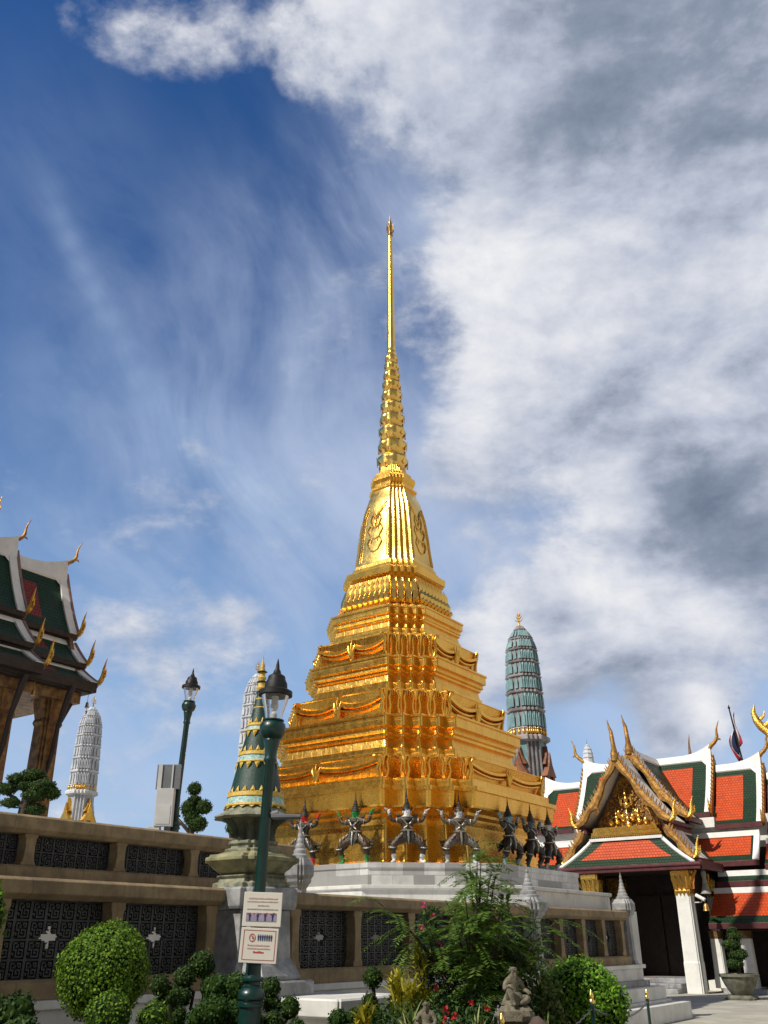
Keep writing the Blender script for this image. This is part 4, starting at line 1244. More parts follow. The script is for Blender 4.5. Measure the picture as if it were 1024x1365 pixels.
for s in (-1, 1):
    for i in range(4):
        a, c = Vector(sk(s, rows[i])), Vector(sk(s, rows[i + 1])); o = Vector((s * .13, 0, 0)); up = Vector((0, -.02, .05))
        b.loft([[a + up, a + o + up, a + o - up, a - up], [c + up, c + o + up, c + o - up, c - up]])
b.build('white_border', 'white_roof', por, 0)
b = MB(); b.box(CX - 2.66, CX + 2.66, -.52, -.42, 3.74, 3.97); b.box(CX - 2.70, CX + 2.70, -.56, -.40, 3.86, 3.93)
for s in (-1, 1):
    x = CX + s * 2.60; b.box(min(x, x + s * .1), max(x, x + s * .1), -.415, 4.2, 3.74, 4.02)
b.build('fascia', 'maroon', por, 0, bevel=.01)
b = MB(); b.box(CX - 2.58, CX + 2.58, -.41, 4.2, 3.80, 3.86); b.build('ceiling', 'darkwood_and_shade', por, 0)

# columns
cm = None
for (x, y, cap) in ((CX - 1.56, .26, 1), (CX + 1.76, .26, 1), (CX - 1.56, 2.6, 0), (CX + 1.76, 2.6, 0)):
    def sq(a, z, x=x, y=y): return redent(a, .84, 1, x, y, z)
    b = MB(); b.loft([sq(.275, .0), sq(.275, .9), sq(.262, .96), sq(.245, 3.02)])
    p = b.build('column', 'white', por, 0, bevel=.008)
    b = MB(); b.loft([sq(.25, 3.02), sq(.265, 3.05), sq(.265, 3.11), sq(.25, 3.14), sq(.262, 3.3), sq(.30, 3.52), sq(.32, 3.60), sq(.32, 3.74)])
    for k in range(4):
        rm = Matrix.Rotation(k * PI / 2, 4, 'Z')
        for i in range(4):
            xx = -.19 + .127 * i
            q = [rm @ Vector(v_) for v_ in ((xx - .055, -.262, 3.05), (xx + .055, -.262, 3.05), (xx, -.256, 2.92))]
            b.prism([(v_.x + x, v_.y + y, v_.z) for v_ in q], rm @ Vector((0, .03, 0)))
        for i in range(3):
            xx = -.16 + .16 * i
            b.tube([tuple((rm @ Vector(v_)) + Vector((x, y, 0))) for v_ in ((xx, -.262, 3.16), (xx, -.27, 3.34), (xx * 1.1, -.31, 3.50), (xx * 1.15, -.335, 3.57))], [.05, .055, .05, .02], 6)
    b.build('capital', 'gold_smooth', p, 40)
for s in (-1, 1):                                   # naga brackets beside the front capitals
    b = MB(); k = Vector((CX + s * 1.90, .26, 2.75)); o = Vector((s, 0, 0))
    b.tube([k, k + o * .05 + Vector((0, 0, .25)), k + o * .02 + Vector((0, 0, .5)), k + o * .18 + Vector((0, 0, .75)), k + o * .34 + Vector((0, 0, 1.0))], [.02, .06, .05, .075, .05], 7)
    b.build('bracket', 'gold_carved', por, 50)
b = MB(); b.box(CX - 2.1, CX + 2.1, 2.95, 3.15, .36, 3.8); b.build('doorway_wall', 'darkwood_and_shade', por, 0)  # near-black sheet standing in for the unlit interior behind the open doorway
b = MB()
for s in (-1, 1):
    b.box(CX + s * .5 - .46, CX + s * .5 + .46, 2.86, 2.95, .4, 3.1)
b.build('door_leaves', 'darkwood_and_shade', por, 0)  # coloured near black as the shade inside the doorway
b = MB(); b.box(CX - 1.95, CX - 1.86, .5, 2.9, .36, 3.8); b.build('side_screen', 'darkwood_and_shade', por, 0)
b = MB(); b.box(CX + 1.80, CX + 1.86, .5, 2.9, .36, 3.8); b.build('side_screen', 'darkwood_and_shade', por, 0)
for k, (y0, z0, z1) in enumerate(((-.42, 0, .14), (.0, .14, .28), (.55, .28, .42))):
    MB().box(CX - 1.32, CX + 1.32, y0, 3.0, z0 + .001 * k, z1).build('step', 'marble_plain', por, 0, bevel=.01)
for x in (CX + .1, CX - .6):
    b = MB(); b.box(x - .18, x + .18, .56, .66, .424, .44); b.build('red_edge_tape', 'red', por, 0)

# camera, horn speaker and bell by the right column
t = thing('security_camera', Q + R * (CX + 2.42) + U * .05 + Vector((0, 0, 2.85)), 'white tube security camera on an arm beside the right white column', 'camera', rot=ROT)
b = MB(); b.tube([(-.20, -.05, .10), (.10, -.12, -.06)], [.06, .06], 10); b.build('housing', 'white', t, 40)
b = MB(); b.tube([(-.42, .18, -.12), (-.1, .1, -.12), (.0, -.05, -.05)], .018, 6); b.build('arm', 'white', t, 40)
t = thing('horn_speaker', Q + R * (CX + 2.5) + U * .25 + Vector((0, 0, 3.25)), 'grey horn loudspeaker hanging under the eave by the right column', 'loudspeaker', rot=ROT)
b = MB(); b.lathe([(.06, .30), (.07, .12), (.10, -.05), (.17, -.24), (.19, -.26), (.16, -.25), (.02, .05)], 14, cap=False); b.build('horn', 'speaker', t, 40)
b = MB(); b.lathe([(.075, .28), (.085, .30), (.085, .44), (.05, .47)], 12); b.tube([(0, 0, .46), (0, .0, .56)], .02, 6); b.build('driver', 'speaker', t, 40)
t = thing('brass_bell', Q + R * (CX + 2.52) + U * -.05 + Vector((0, 0, 2.55)), 'small brass bell hanging beside the right column below the loudspeaker', 'bell', rot=ROT)
b = MB(); b.lathe([(.10, -.08), (.115, -.09), (.095, -.03), (.085, .06), (.05, .13), (.02, .15)], 14); b.build('bell_body', 'brass', t, 40)
b = MB(); b.tube([(0, 0, .14), (0, 0, .40)], .01, 5); b.build('hanger', 'black', t, 40)
t = thing('downpipe', Q + R * (CX + 2.02) + U * .1, 'thin grey drainpipe running down behind the right white column', 'pipe', rot=ROT)
MB().tube([(0, 0, .02), (0, 0, 2.9)], .03, 8).build('pipe', 'alu', t, 40)

# ------------------------------------------------------------------ long gallery behind
gal = thing('gallery', Q, 'long white edged gallery with stepped orange and green roofs behind the portico', 'gallery', rot=ROT)
def FXm(yr): return lambda l, w, z: (l, yr - w, z)
# centre, right and left lengths; ridge runs along local X at local Y = 4.5
TC = [(.0, 8.22, 1.42, 5.92)]
roof(gal, FXm(4.5), 'x', -4.95, .50, TC, (1, 1), rise=.36, chofa_h=.95, flame_h=.5, wb=.2, gm=.55)
TD = [(.06, 7.72, 1.50, 5.45)]
roof(gal, FXm(4.5), 'x', .62, 2.34, TD, (0, 1), rise=.34, chofa_h=.9, flame_h=.45, wb=.2, gm=.5)
TE = [(1.75, 5.10, 2.55, 4.10)]
def lean(parent, x0, x1, wa, za, wb_, zb, yr, og=.3, right_border=False, left_border=False, gtop=.0):
    tl = MB(); q = [(x0, 0), (x0 + .0, 0)]
    P = lambda x, t: (x, yr - (wa + (wb_ - wa) * t), za + (zb - za) * t - .03 * 4 * t * (1 - t))
    xs = [x0, x0 + (og if left_border else 0.001), x1 - (og if right_border else 0.001), x1]; ts = [0, max(.001, gtop), .5, .76, 1]
    for i in range(3):
        for j in range(4):
            tl.use(1 if i == 1 and 0 < j < 3 else 0)
            tl.add([P(xs[i], ts[j]), P(xs[i + 1], ts[j]), P(xs[i + 1], ts[j + 1]), P(xs[i], ts[j + 1])], [(0, 1, 2, 3)])
    tl.build('roof_tiles', ['green_x', 'orange_x'], parent, 0, recalc=False)
    b = MB(); b.prism([(x0, yr - wa + .05, za - .05), (x0, yr - wa + .05, za + .12), (x0, yr - wa - .07, za + .10), (x0, yr - wa - .10, za - .08)], (x1 - x0, 0, 0))
    for f, x in ((left_border, x0), (right_border, x1)):
        if f:
            s = 1 if x == x0 else -1
            for j in range(4):
                a = Vector(P(x, ts[j])); c = Vector(P(x, ts[j + 1])); o = Vector((s * .2, 0, 0)); up_ = Vector((0, -.03, .04))
                b.loft([[a + up_, a + o + up_, a + o - up_, a - up_], [c + up_, c + o + up_, c + o - up_, c - up_]])
    b.build('white_border', 'white_roof', parent, 0)
    b = MB(); b.box(x0, x1, yr - wb_ - .04, yr - wb_ + .10, zb - .17, zb + .01); b.build('fascia', 'maroon', parent, 0, bevel=.008)
lean(gal, -.2, 2.22, 1.62, 5.06, 2.46, 4.10, 4.5, right_border=True)
lean(gal, -9.5, -3.4, 1.62, 5.06, 2.46, 4.10, 4.5)
# left length
TF = [(.04, 7.62, 1.48, 5.70)]
roof(gal, FXm(4.5), 'x', -6.78, -5.08, TF, (1, 0), rise=.36, chofa_h=0, flame_h=.45, wb=.2, gm=.45)
# right end, lower length beyond the frame with its large gilded naga
TG = [(.06, 7.25, 1.55, 5.10)]
roof(gal, FXm(4.5), 'x', 2.46, 5.6, TG, (0, 1), rise=.3, chofa_h=.9, flame_h=.45, wb=.2, gm=.5)
lean(gal, 2.40, 5.8, 1.66, 4.75, 2.46, 3.95, 4.5)
# narrow green band and lowest roof to the right of the portico
lean(gal, .75, 6.5, 2.4, 3.68, 2.75, 3.42, 4.5, gtop=.999)
lean(gal, .62, 6.5, 2.75, 3.12, 3.95, 2.08, 4.5)
# walls
b = MB(); b.box(-9.5, 6.5, 3.05, 5.9, 0, 4.6); b.build('back_wall', 'darkwood_and_shade', gal, 0)  # near-black colour stands for the shade inside the gallery
b = MB(); b.box(-9.3, 6.3, 3.25, 5.7, 4.6, 5.75); b.build('white_upper_wall', 'white', gal, 0)
b = MB(); b.box(-4.7, .3, 3.4, 5.5, 5.75, 6.3); b.build('white_upper_wall', 'white', gal, 0)
b = MB(); b.box(-4.8, .62, 3.05, 3.24, 5.38, 5.74); b.build('white_upper_wall', 'white', gal, 0, bevel=.01)
b = MB(); b.box(.78, 6.5, 1.25, 3.05, 1.84, 1.90); b.build('ceiling', 'darkwood_and_shade', gal, 0)
b = MB(); b.box(.78, 6.5, .55, 3.05, 0.0, .14); b.build('floor_step', 'marble_plain', gal, 0, bevel=.01)
for k, x in enumerate((.62, 1.60, 2.58, 3.56, 4.54, 5.52)):
    def sq(a, z, x=x): return redent(a, .84, 1, x, 1.15, z)
    b = MB(); b.loft([sq(.20, .14), sq(.20, .45), sq(.185, .48), sq(.17, 1.62)]); p = b.build('column', 'white', gal, 0, bevel=.006)
    b = MB(); b.loft([sq(.172, 1.62), sq(.18, 1.66), sq(.20, 1.86)]); b.build('capital', 'gold_dim', p, 0)
# big naga finial at the right edge
b = MB(); c = Vector((3.42, 1.2, .22)); 
pth = [(.36, 6.85, .09), (.22, 7.15, .15), (.16, 7.5, .17), (.20, 7.78, .15), (.10, 7.98, .15), (-.10, 8.2, .15), (-.24, 8.45, .13), (-.30, 8.75, .09), (-.22, 9.02, .015)]
b.tube([c + Vector((p[0], 0, p[1])) for p in pth], [p[2] for p in pth], 9)
for (x, z, s) in ((.02, 8.25, .10), (.30, 7.95, .12), (-.1, 8.5, .08)):
    k = c + Vector((x, 0, z)); b.tube([k, k + Vector((.14, 0, .10)), k + Vector((.18, 0, .26))], [s, s * .6, .01], 6)
b.tube([c + Vector((.36, .0, 6.9)), c + Vector((.42, .3, 6.2)), c + Vector((.45, .9, 5.6))], [.12, .11, .1], 7)
b.build('naga_finial', 'gold_carved', gal, 50)
b = MB(); k = Vector((-.9, 5.9, 8.3)); chofa(b, k, (.4, 0, 0), 1.15, .08); b.build('roof_finial', 'gold_old', gal, 50)
# ------------------------------------------------------------------ mosaic spire on its pedestal
MS = P0 + U * 1.50 + R * .09
ms = thing('mosaic_spire', MS, 'small green mosaic spire with yellow bands on a carved bowl and grey marble pedestal', 'spire', rot=ROT); ms.scale = (.93, .93, .97)
def ml(levels, r=.6, steps=2): return MB().loft([redent(a, r, steps, z=z) for a, z in levels])
ml([(.70, 1.02), (.70, 1.20), (.68, 1.22)], .8, 1).build('base_block', 'marble_plain', ms, 0, bevel=.012)
ml([(.62, 1.22), (.62, 1.27), (.60, 1.30), (.56, 1.38), (.50, 1.46), (.475, 1.9), (.475, 2.02)]).build('pedestal', 'marble_plain', ms, 0, bevel=.012)
ml([(.53, 2.02), (.55, 2.06), (.55, 2.26), (.52, 2.28)]).build('pedestal_cap', 'marble_plain', ms, 0, bevel=.012)
ml([(.46, 2.28), (.46, 2.33), (.40, 2.35), (.38, 2.39), (.42, 2.42), (.34, 2.45), (.33, 2.49)]).build('foot', 'mossy', ms, 0, bevel=.006)
ml([(.33, 2.44), (.38, 2.46), (.46, 2.52), (.52, 2.58), (.565, 2.60), (.565, 2.64), (.53, 2.65), (.51, 2.68), (.42, 2.69), (.34, 2.72)]).build('bowl', 'basin', ms, 0, bevel=.006)
b = ml([(.34, 2.72), (.34, 2.75), (.27, 2.77), (.27, 2.80), (.30, 2.82), (.30, 2.85), (.24, 2.87)]); b.build('neck_mouldings', 'mossy', ms, 0, bevel=.004)
b = MB(); n = 48; rings = []
for z, r in ((2.86, .275), (2.93, .265), (3.0, .275), (3.06, .31), (3.11, .37), (3.15, .45)):
    rings.append([((r * (1 + .13 * math.cos(12 * 2 * PI * i / n))) * math.cos(2 * PI * i / n), (r * (1 + .13 * math.cos(12 * 2 * PI * i / n))) * math.sin(2 * PI * i / n), z) for i in range(n)])
b.loft(rings); b.build('fluted_flare', 'dark_flutes', ms, 50)
b = MB(); rings = []
for z, r in ((3.135, .54), (3.15, .555), (3.165, .54), (3.22, .44), (3.26, .41)):
    rings.append([((r * (1 + (.05 if r > .5 else 0) * math.cos(12 * 2 * PI * i / n))) * math.cos(2 * PI * i / n), (r * (1 + (.05 if r > .5 else 0) * math.cos(12 * 2 * PI * i / n))) * math.sin(2 * PI * i / n), z) for i in range(n)])
b.loft(rings); b.build('canopy', 'mossy', ms, 50)
# cone
def cone_r(z):
    pts = [(3.25, .415), (3.6, .34), (4.0, .25), (4.3, .18), (4.55, .125), (4.8, .075), (5.0, .045)]
    for (z0, r0), (z1, r1) in zip(pts, pts[1:]):
        if z0 <= z <= z1: return r0 + (r1 - r0) * (z - z0) / (z1 - z0)
    return .04
b = MB(); b.lathe([(cone_r(z), z) for z in (3.25, 3.45, 3.6, 3.8, 4.0, 4.2, 4.4, 4.6, 4.8, 5.0)], 32); b.build('cone', 'mosaic_green', ms, 60)
for z0, z1, k in ((3.28, 3.46, 20), (3.86, 4.01, 15), (4.30, 4.41, 11)):
    b = MB(); h = z1 - z0
    b.lathe([(cone_r(z0) + .005, z0), (cone_r(z0) + .022, z0 + .01), (cone_r(z0 + h * .2) + .022, z0 + h * .2), (cone_r(z0 + h * .22) + .006, z0 + h * .22)], 32, cap=False)
    b.lathe([(cone_r(z0 + h * .68) + .006, z0 + h * .68), (cone_r(z0 + h * .72) + .025, z0 + h * .72), (cone_r(z1) + .025, z1), (cone_r(z1) + .004, z1 + .01)], 32, cap=False)
    for sg, zz in ((1, z1), (-1, z0)):
        for i in range(k):
            a = 2 * PI * i / k; H = .085
            def q(da, dz, o): r = cone_r(zz + sg * dz) + o; return (r * math.cos(a + da), r * math.sin(a + da), zz + sg * dz)
            wd = PI / k * .62
            b.add([q(-wd, 0, .02), q(-wd * .7, H * .4, .02), q(0, H, .012), q(wd * .7, H * .4, .02), q(wd, 0, .02), q(0, H * .3, .035)], [(0, 1, 5), (1, 2, 5), (2, 3, 5), (3, 4, 5), (4, 0, 5)])
    b.build('yellow_band', 'mosaic_yellow', ms, 0, recalc=False)
    b = MB(); b.lathe([(cone_r(z0 + h * .2) + .012, z0 + h * .2), (cone_r(z0 + h * .7) + .012, z0 + h * .7)], 32, cap=False); b.build('aqua_band', 'mosaic_aqua', ms, 60)
b = MB(); b.lathe([(.105, 4.62), (.115, 4.64), (.10, 4.66), (.078, 4.74), (.085, 4.77), (.07, 4.80), (.058, 4.88), (.078, 4.93), (.055, 4.98), (.05, 5.04), (.065, 5.08), (.042, 5.13), (.05, 5.18), (.03, 5.23), (.036, 5.27), (.012, 5.32), (.004, 5.42)], 14)
b.build('finial', 'mosaic_yellow', ms, 40)
for z in (4.70, 4.86, 5.01, 5.155):
    b = MB(); b.lathe([(.055, z), (.078, z + .015), (.05, z + .03)], 12); b.build('finial_ring', 'mosaic_green', ms, 40)

# white stepped block in front of the pedestal
t = thing('white_step_block', P0 + U * 2.05 + R * .95, 'white moulded masonry step block in front of the grey pedestal', 'masonry block', rot=ROT)
b = MB(); b.loft([octo(.72, .86, z=z) if 0 else redent(a, .96, 1, z=z) for a, z in ((.62, .0), (.62, .70), (.58, .73), (.66, .82), (.70, .84), (.70, 1.0), (.68, 1.02))])
b.build('block', 'white_marble', t, 0, bevel=.012)

# ------------------------------------------------------------------ prangs in the distance
def prang(loc, H, r0, label, col, trim, porch, body_r=1.08, niches=True, far=False, rot=ROT):
    """corn-cob tower; H = height of the top of the cob, r0 = half width at its foot"""
    t = thing('prang', loc, label, 'prang', 'prangs behind the temple yard', rot)
    zc = H - 6.1 * r0                                # foot of the cob
    NT_ = 7; levels = []; hh = (H - zc); ant = MB()
    prof = lambda q: r0 * (1.0 - .05 * q - .22 * q ** 2.2 - (.50 * max(0, (q - .74) / .26) ** 2 if q > .74 else 0))
    cob = MB()
    k = 0; zs = [zc]
    while len(zs) < NT_ + 1: zs.append(zs[-1] + hh * (.175 * (.90 ** (len(zs) - 1))))
    sc_ = hh * .97 / (zs[-1] - zc); zs = [zc + (z - zc) * sc_ for z in zs]
    for i in range(NT_):
        q0, q1 = (zs[i] - zc) / hh, (zs[i + 1] - zc) / hh
        a, c = prof(q0), prof(q1); h = zs[i + 1] - zs[i]
        levels += [(a * .90, zs[i]), (c * .90, zs[i] + h * .78), (c * 1.0, zs[i] + h * .82), (c * 1.02, zs[i] + h * .93), (c * .93, zs[i] + h * .97)]
        P_ = redent(a * .985, .5, 3); n = len(P_)
        if not far:
            for j in range(n):
                A, B = Vector(P_[j]), Vector(P_[(j + 1) % n]); d = (B - A); L = d.length; d.normalize(); nn = Vector((d.y, -d.x, 0))
                m = 3 if L > a * .7 else 1
                for x in range(m):
                    c_ = A.lerp(B, (x + .5) / m); w = L / m * .31; z0 = zs[i] + h * .03; kf = max(.35, c / a)
                    k5 = 1 + (kf - 1) * .55; k7 = 1 + (kf - 1) * .75
                    o = [c_ - d * w + Vector((0, 0, z0)), c_ + d * w + Vector((0, 0, z0)), (c_ + d * w * .9) * k5 + Vector((0, 0, z0 + h * .52)), c_ * k7 + Vector((0, 0, z0 + h * .72)), (c_ - d * w * .9) * k5 + Vector((0, 0, z0 + h * .52))]
                    ant.prism([p - nn * .05 * r0 for p in o], nn * (.08 * r0))
    levels.append((levels[-1][0] * .55, H)); 
    cob.loft([redent(a, .5, 3, z=z) for a, z in levels]); cob.build('cob', trim, t, 0)
    if ant.f: ant.build('antefixes', col, t, 0, recalc=False)
    b = MB(); z = zc
    b.loft([redent(a * r0, .5, 3, z=zc - dz * r0) for a, dz in ((.98, -.0), (1.0, .06), (.96, .1), (.96, .42), (1.05, .46), (1.12, .52), (1.12, .72), (1.04, .76), (.92, .82))][::-1]); b.build('collar', trim, t, 0)
    b = MB(); P_ = redent(r0 * .99, .5, 3)
    for j in range(len(P_)):                        # row of supporting figures
        A, B = Vector(P_[j]), Vector(P_[(j + 1) % len(P_)])
        for x in ((.2, .5, .8) if (B - A).length > r0 * .7 else (.5,)):
            p = A.lerp(B, x); b.ell((p.x, p.y, zc - .27 * r0), (.09 * r0, .09 * r0, .15 * r0), 6, 4); b.ell((p.x * 1.02, p.y * 1.02, zc - .10 * r0), (.05 * r0, .05 * r0, .06 * r0), 6, 4)
    if not far: b.build('supporting_figures', 'gold_carved', t, 50)
    z1 = zc - .8 * r0; z0 = z1 - 3.6 * r0
    b = MB(); b.loft([redent(a * r0, .45, 3, z=z) for a, z in ((.98, z0), (.86, z1))]); b.build('shaft', col, t, 0)
    b = MB()                                         # white ribs on the shaft corners
    for (x, y, _) in redent(1., .45, 3):
        b.tube([(x * .985 * r0, y * .985 * r0, z0), (x * .87 * r0, y * .87 * r0, z1)], .055 * r0, 4)
    b.build('corner_ribs', trim, t, 0)
    if niches:
        for k in range(4):
            rm = Matrix.Rotation(k * PI / 2, 4, 'Z'); b = MB()
            def V3(x, y, z): v_ = rm @ Vector((x * r0, y * r0, 0)); return (v_.x, v_.y, z)
            for s in (-1, 1):
                b.loft([[V3(s * .30 - .1, -1.28, z), V3(s * .30 + .1, -1.28, z), V3(s * .30 + .1, -.9, z), V3(s * .30 - .1, -.9, z)] for z in (z0, z0 + 1.7 * r0)])
            for (w, zb, ht, y) in ((.56, 1.7, 1.3, -1.30), (.40, 2.35, 1.0, -1.15)):
                b.prism([V3(-w, y, z0 + zb * r0), V3(w, y, z0 + zb * r0), V3(w * .35, y, z0 + (zb + ht * .45) * r0), V3(0, y, z0 + (zb + ht) * r0), V3(-w * .35, y, z0 + (zb + ht * .45) * r0)], rm @ Vector((0, .4 * r0, 0)))
            b.build('porch', porch, t, 0)
    b = MB(); b.loft([redent(a * r0, .5, 3, z=z) for a, z in ((2.3, 0), (2.0, z0 * .4), (1.5, z0 * .6), (1.5, z0 * .8), (1.15, z0 - .1), (1.12, z0))]); b.build('base', trim, t, 0)
    b = MB(); f = r0 * .95                           # trident finial
    b.tube([(0, 0, H - .1 * r0), (0, 0, H + f * .35), (0, 0, H + f)], [.08 * r0, .045 * r0, .012 * r0], 6)
    if not far:
        for zz, w in ((.30, .30), (.48, .22), (.64, .13)):
            for dx, dy in ((1, 0), (-1, 0), (0, 1), (0, -1)):
                b.tube([(0, 0, H + f * zz), (dx * w * f * .6, dy * w * f * .6, H + f * (zz + .06)), (dx * w * f, dy * w * f, H + f * (zz + .22))], [.028 * r0, .025 * r0, .008 * r0], 5)
    b.build('finial', 'gold' if not far else 'alu', t, 50)
    return t
prang((12.5, 80, 0), 27.9, 1.56, 'aqua ceramic prang tower rising behind the right shoulder of the golden stupa', 'prang_blue', 'prang_trim', 'prang_rust')
prang((-32.6, 100, 0), 25.35, 1.38, 'pale grey prang tower rising over the upper balustrade beside the pavilion pillars', 'prang_grey', 'prang_greytrim', 'gold_carved')
prang((-12.25, 85, 0), 24.9, 1.36, 'pale grey prang tower partly hidden by the green mosaic spire', 'prang_grey', 'prang_greytrim', 'gold_carved')
prang((33.1, 150, 0), 30.6, .92, 'faint far prang tip showing over the left roof ridge of the gallery', 'prang_farw', 'prang_farw', 'prang_farw', niches=False, far=True)

# ------------------------------------------------------------------ lamp posts
def lamp(loc, H, label, flood=False, lean=0.):
    t = thing('lamp_post', loc, label, 'lamp post', 'green lamp posts')
    t.rotation_euler = (0, lean, 0)
    b = MB(); b.lathe([(.20, 0), (.20, .06), (.16, .1), (.15, .35), (.12, .42), (.11, .8), (.098, .95), (.098, 1.085), (.115, 1.09), (.115, 1.115), (.10, 1.12), (.10, 1.135), (.118, 1.15), (.122, 1.18), (.112, 1.21), (.088, 1.235), (.088, 1.25), (.072, 1.26), (.070, 1.285), (.094, 1.29), (.098, 1.305), (.094, 1.32), (.074, 1.325), (.072, 1.335), (.070, 1.345), (.066, 1.42), (.074, 1.43), (.074, 1.445), (.060, 1.455), (.058, 1.60), (.054, 1.62)], 20)
    b.build('base', 'lampgreen', t, 40)
    b = MB(); b.lathe([(.054, 1.6), (.050, H - 1.02), (.064, H - 1.0), (.064, H - .98), (.056, H - .96), (.062, H - .90), (.082, H - .80)], 18); b.build('pole', 'lampgreen', t, 40)
    b = MB(); b.lathe([(.066, H - .82), (.082, H - .805), (.078, H - .79), (.105, H - .765), (.128, H - .72), (.132, H - .68), (.122, H - .64), (.098, H - .615), (.108, H - .61), (.108, H - .597), (.085, H - .592)], 20); b.build('collar', 'lampgreen', t, 40)
    b = MB(); b.lathe([(.082, H - .595), (.095, H - .52), (.125, H - .42), (.142, H - .35)], 20, cap=False); b.build('globe', 'glass', t, 60)
    b = MB(); b.lathe([(.03, H - .595), (.035, H - .54), (.02, H - .52)], 10); b.lathe([(.028, H - .50), (.04, H - .47), (.038, H - .44), (.03, H - .43)], 10); b.lathe([(.034, H - .43), (.036, H - .34)], 10); p = b.build('bulb', 'bulb', t, 40)
    b = MB(); b.lathe([(.15, H - .36), (.172, H - .355), (.170, H - .31), (.140, H - .295), (.118, H - .285), (.112, H - .23), (.098, H - .20), (.092, H - .19), (.085, H - .155), (.055, H - .135), (.042, H - .125), (.036, H - .10), (.022, H - .08), (.018, H - .04), (.003, H + .03)], 20)
    b.build('cap', 'black', t, 40)
    if flood:
        b = MB(); b.prism([(.06, -.07, 2.665), (.34, -.09, 2.675), (.34, -.09, 2.70), (.06, -.07, 2.705)], (0, .15, 0)); b.tube([(0, 0, 2.70), (.12, 0, 2.72)], .03, 8); b.build('flood_light', 'alu', t, 0, bevel=.006)
    return t
lamp((-1.235, 9.0, 0), 4.20, 'near green lamp post with glass globe carrying two notice boards', True, .033)
lamp((-3.74, 16.5, 2.3), 3.92, 'far green lamp post with glass globe on the upper terrace beside the grey cabinet', False, .038)

# notice boards on the near lamp: upper with pictograms, lower with a prohibition ring
def board(loc, w, h, label, fill, tilt):
    t = thing('notice_board', loc, label, 'sign', 'notice boards on the lamp post')
    t.rotation_euler = (0, tilt, RAD(6)); t.scale = (.92, 1, .77)
    b = MB(); b.box(-w / 2, w / 2, -.012, .012, 0, h); b.build('board', 'sign', t, 0, bevel=.004)
    fill(t, w, h); return t
def rows(b, rng, x0, x1, z, hh, gap=.006, y=-.0135):
    x = x0
    while x < x1 - .004:
        L = min(rng.uniform(.006, .03), x1 - x); b.box(x, x + L, y - .0012, y, z, z + hh * rng.uniform(.6, 1)); x += L + gap * rng.uniform(.4, 1)
def upper(t, w, h):
    rg = random.Random(3)
    b = MB(); rows(b, rg, -.14, .14, h - .075, .016); rows(b, rg, -.155, .15, h - .108, .014); b.build('red_lines', 'pinkprint', t, 0)
    b = MB(); rows(b, rg, -.05, .06, h - .150, .014); rows(b, rg, -.15, .15, h - .190, .014); b.build('grey_lines', 'greyprint', t, 0)
    b = MB(); 
    for a, c in ((-.145, -.105), (-.085, -.068), (-.045, -.005), (.015, .055), (.075, .135)): rows(b, rg, a, c, h - .245, .026, .003)
    b.build('bold_red_line', 'red', t, 0)
    b = MB(); b.box(-.155, .14, -.0147, -.0135, .055, .145); p = b.build('pictogram_strip', 'purple', t, 0)
    b = MB()
    for i, x in enumerate((-.118, -.042, .032, .104)):
        y = -.0158
        b.lathe([(.001, 0)] * 2, 3) if 0 else None
        b.box(x - .006, x + .006, y, y + .001, .127, .139); b.prism([(x - .014, y, .124), (x + .014, y, .124), (x + .006, y, .09), (x + .009, y, .06), (x + .002, y, .06), (x, y, .085), (x - .003, y, .06), (x - .009, y, .06), (x - .007, y, .09)], (0, .001, 0))
    b.build('pictograms', 'navy', t, 0)
def lower(t, w, h):
    rg = random.Random(8)
    b = MB(); y = -.0148
    for x0, x1, z0, z1 in ((-.155, .155, .035, .039), (-.155, .155, h - .028, h - .024), (-.155, -.151, .035, h - .024), (.151, .155, .035, h - .024)): b.box(x0, x1, y, y + .0013, z0, z1)
    b.build('red_frame', 'red', t, 0)
    b = MB(); c = Vector((-.07, -.015, h - .105)); n = 24; r1, r2 = .036, .028
    vs = [c + Vector((r * .85 * math.cos(2 * PI * i / n), d, r * 1.2 * math.sin(2 * PI * i / n))) for d in (0,) for r in (r1, r2) for i in range(n)]
    b.add(vs, [(i, (i + 1) % n, n + (i + 1) % n, n + i) for i in range(n)])
    b.tube([c + Vector((-.009, -.001, .012)), c + Vector((0, -.001, .02)), c + Vector((.008, -.001, .01)), c + Vector((0, -.001, -.003)), c + Vector((0, -.001, -.01))], .003, 5)
    b.build('red_ring', 'red', t, 0, recalc=False)
    b = MB()
    for i in range(7):
        x = -.012 + .021 * i; z = h - .135
        b.box(x - .004, x + .004, y, y + .001, z + .058, z + .068); b.prism([(x - .008, y, z + .055), (x + .008, y, z + .055), (x + .006, y, z + .025), (x + .004, y, z), (x - .004, y, z), (x - .006, y, z + .025)], (0, .001, 0))
    b.build('blue_people', 'navy', t, 0)
    b = MB(); rows(b, rg, -.11, .10, h - .19, .018); rows(b, rg, -.11, .11, h - .222, .015); b.build('grey_lines', 'pinkprint', t, 0)
    b = MB(); rows(b, rg, -.05, .05, h - .262, .02, .003); b.build('red_line', 'red', t, 0)
board((-1.125, 8.90, 1.725), .375, .37, 'upper cream notice board with red lines and four purple pictograms', upper, .03)
board((-1.145, 8.895, 1.43), .36, .37, 'lower cream notice board with a red ring and a row of blue figures', lower, .05)

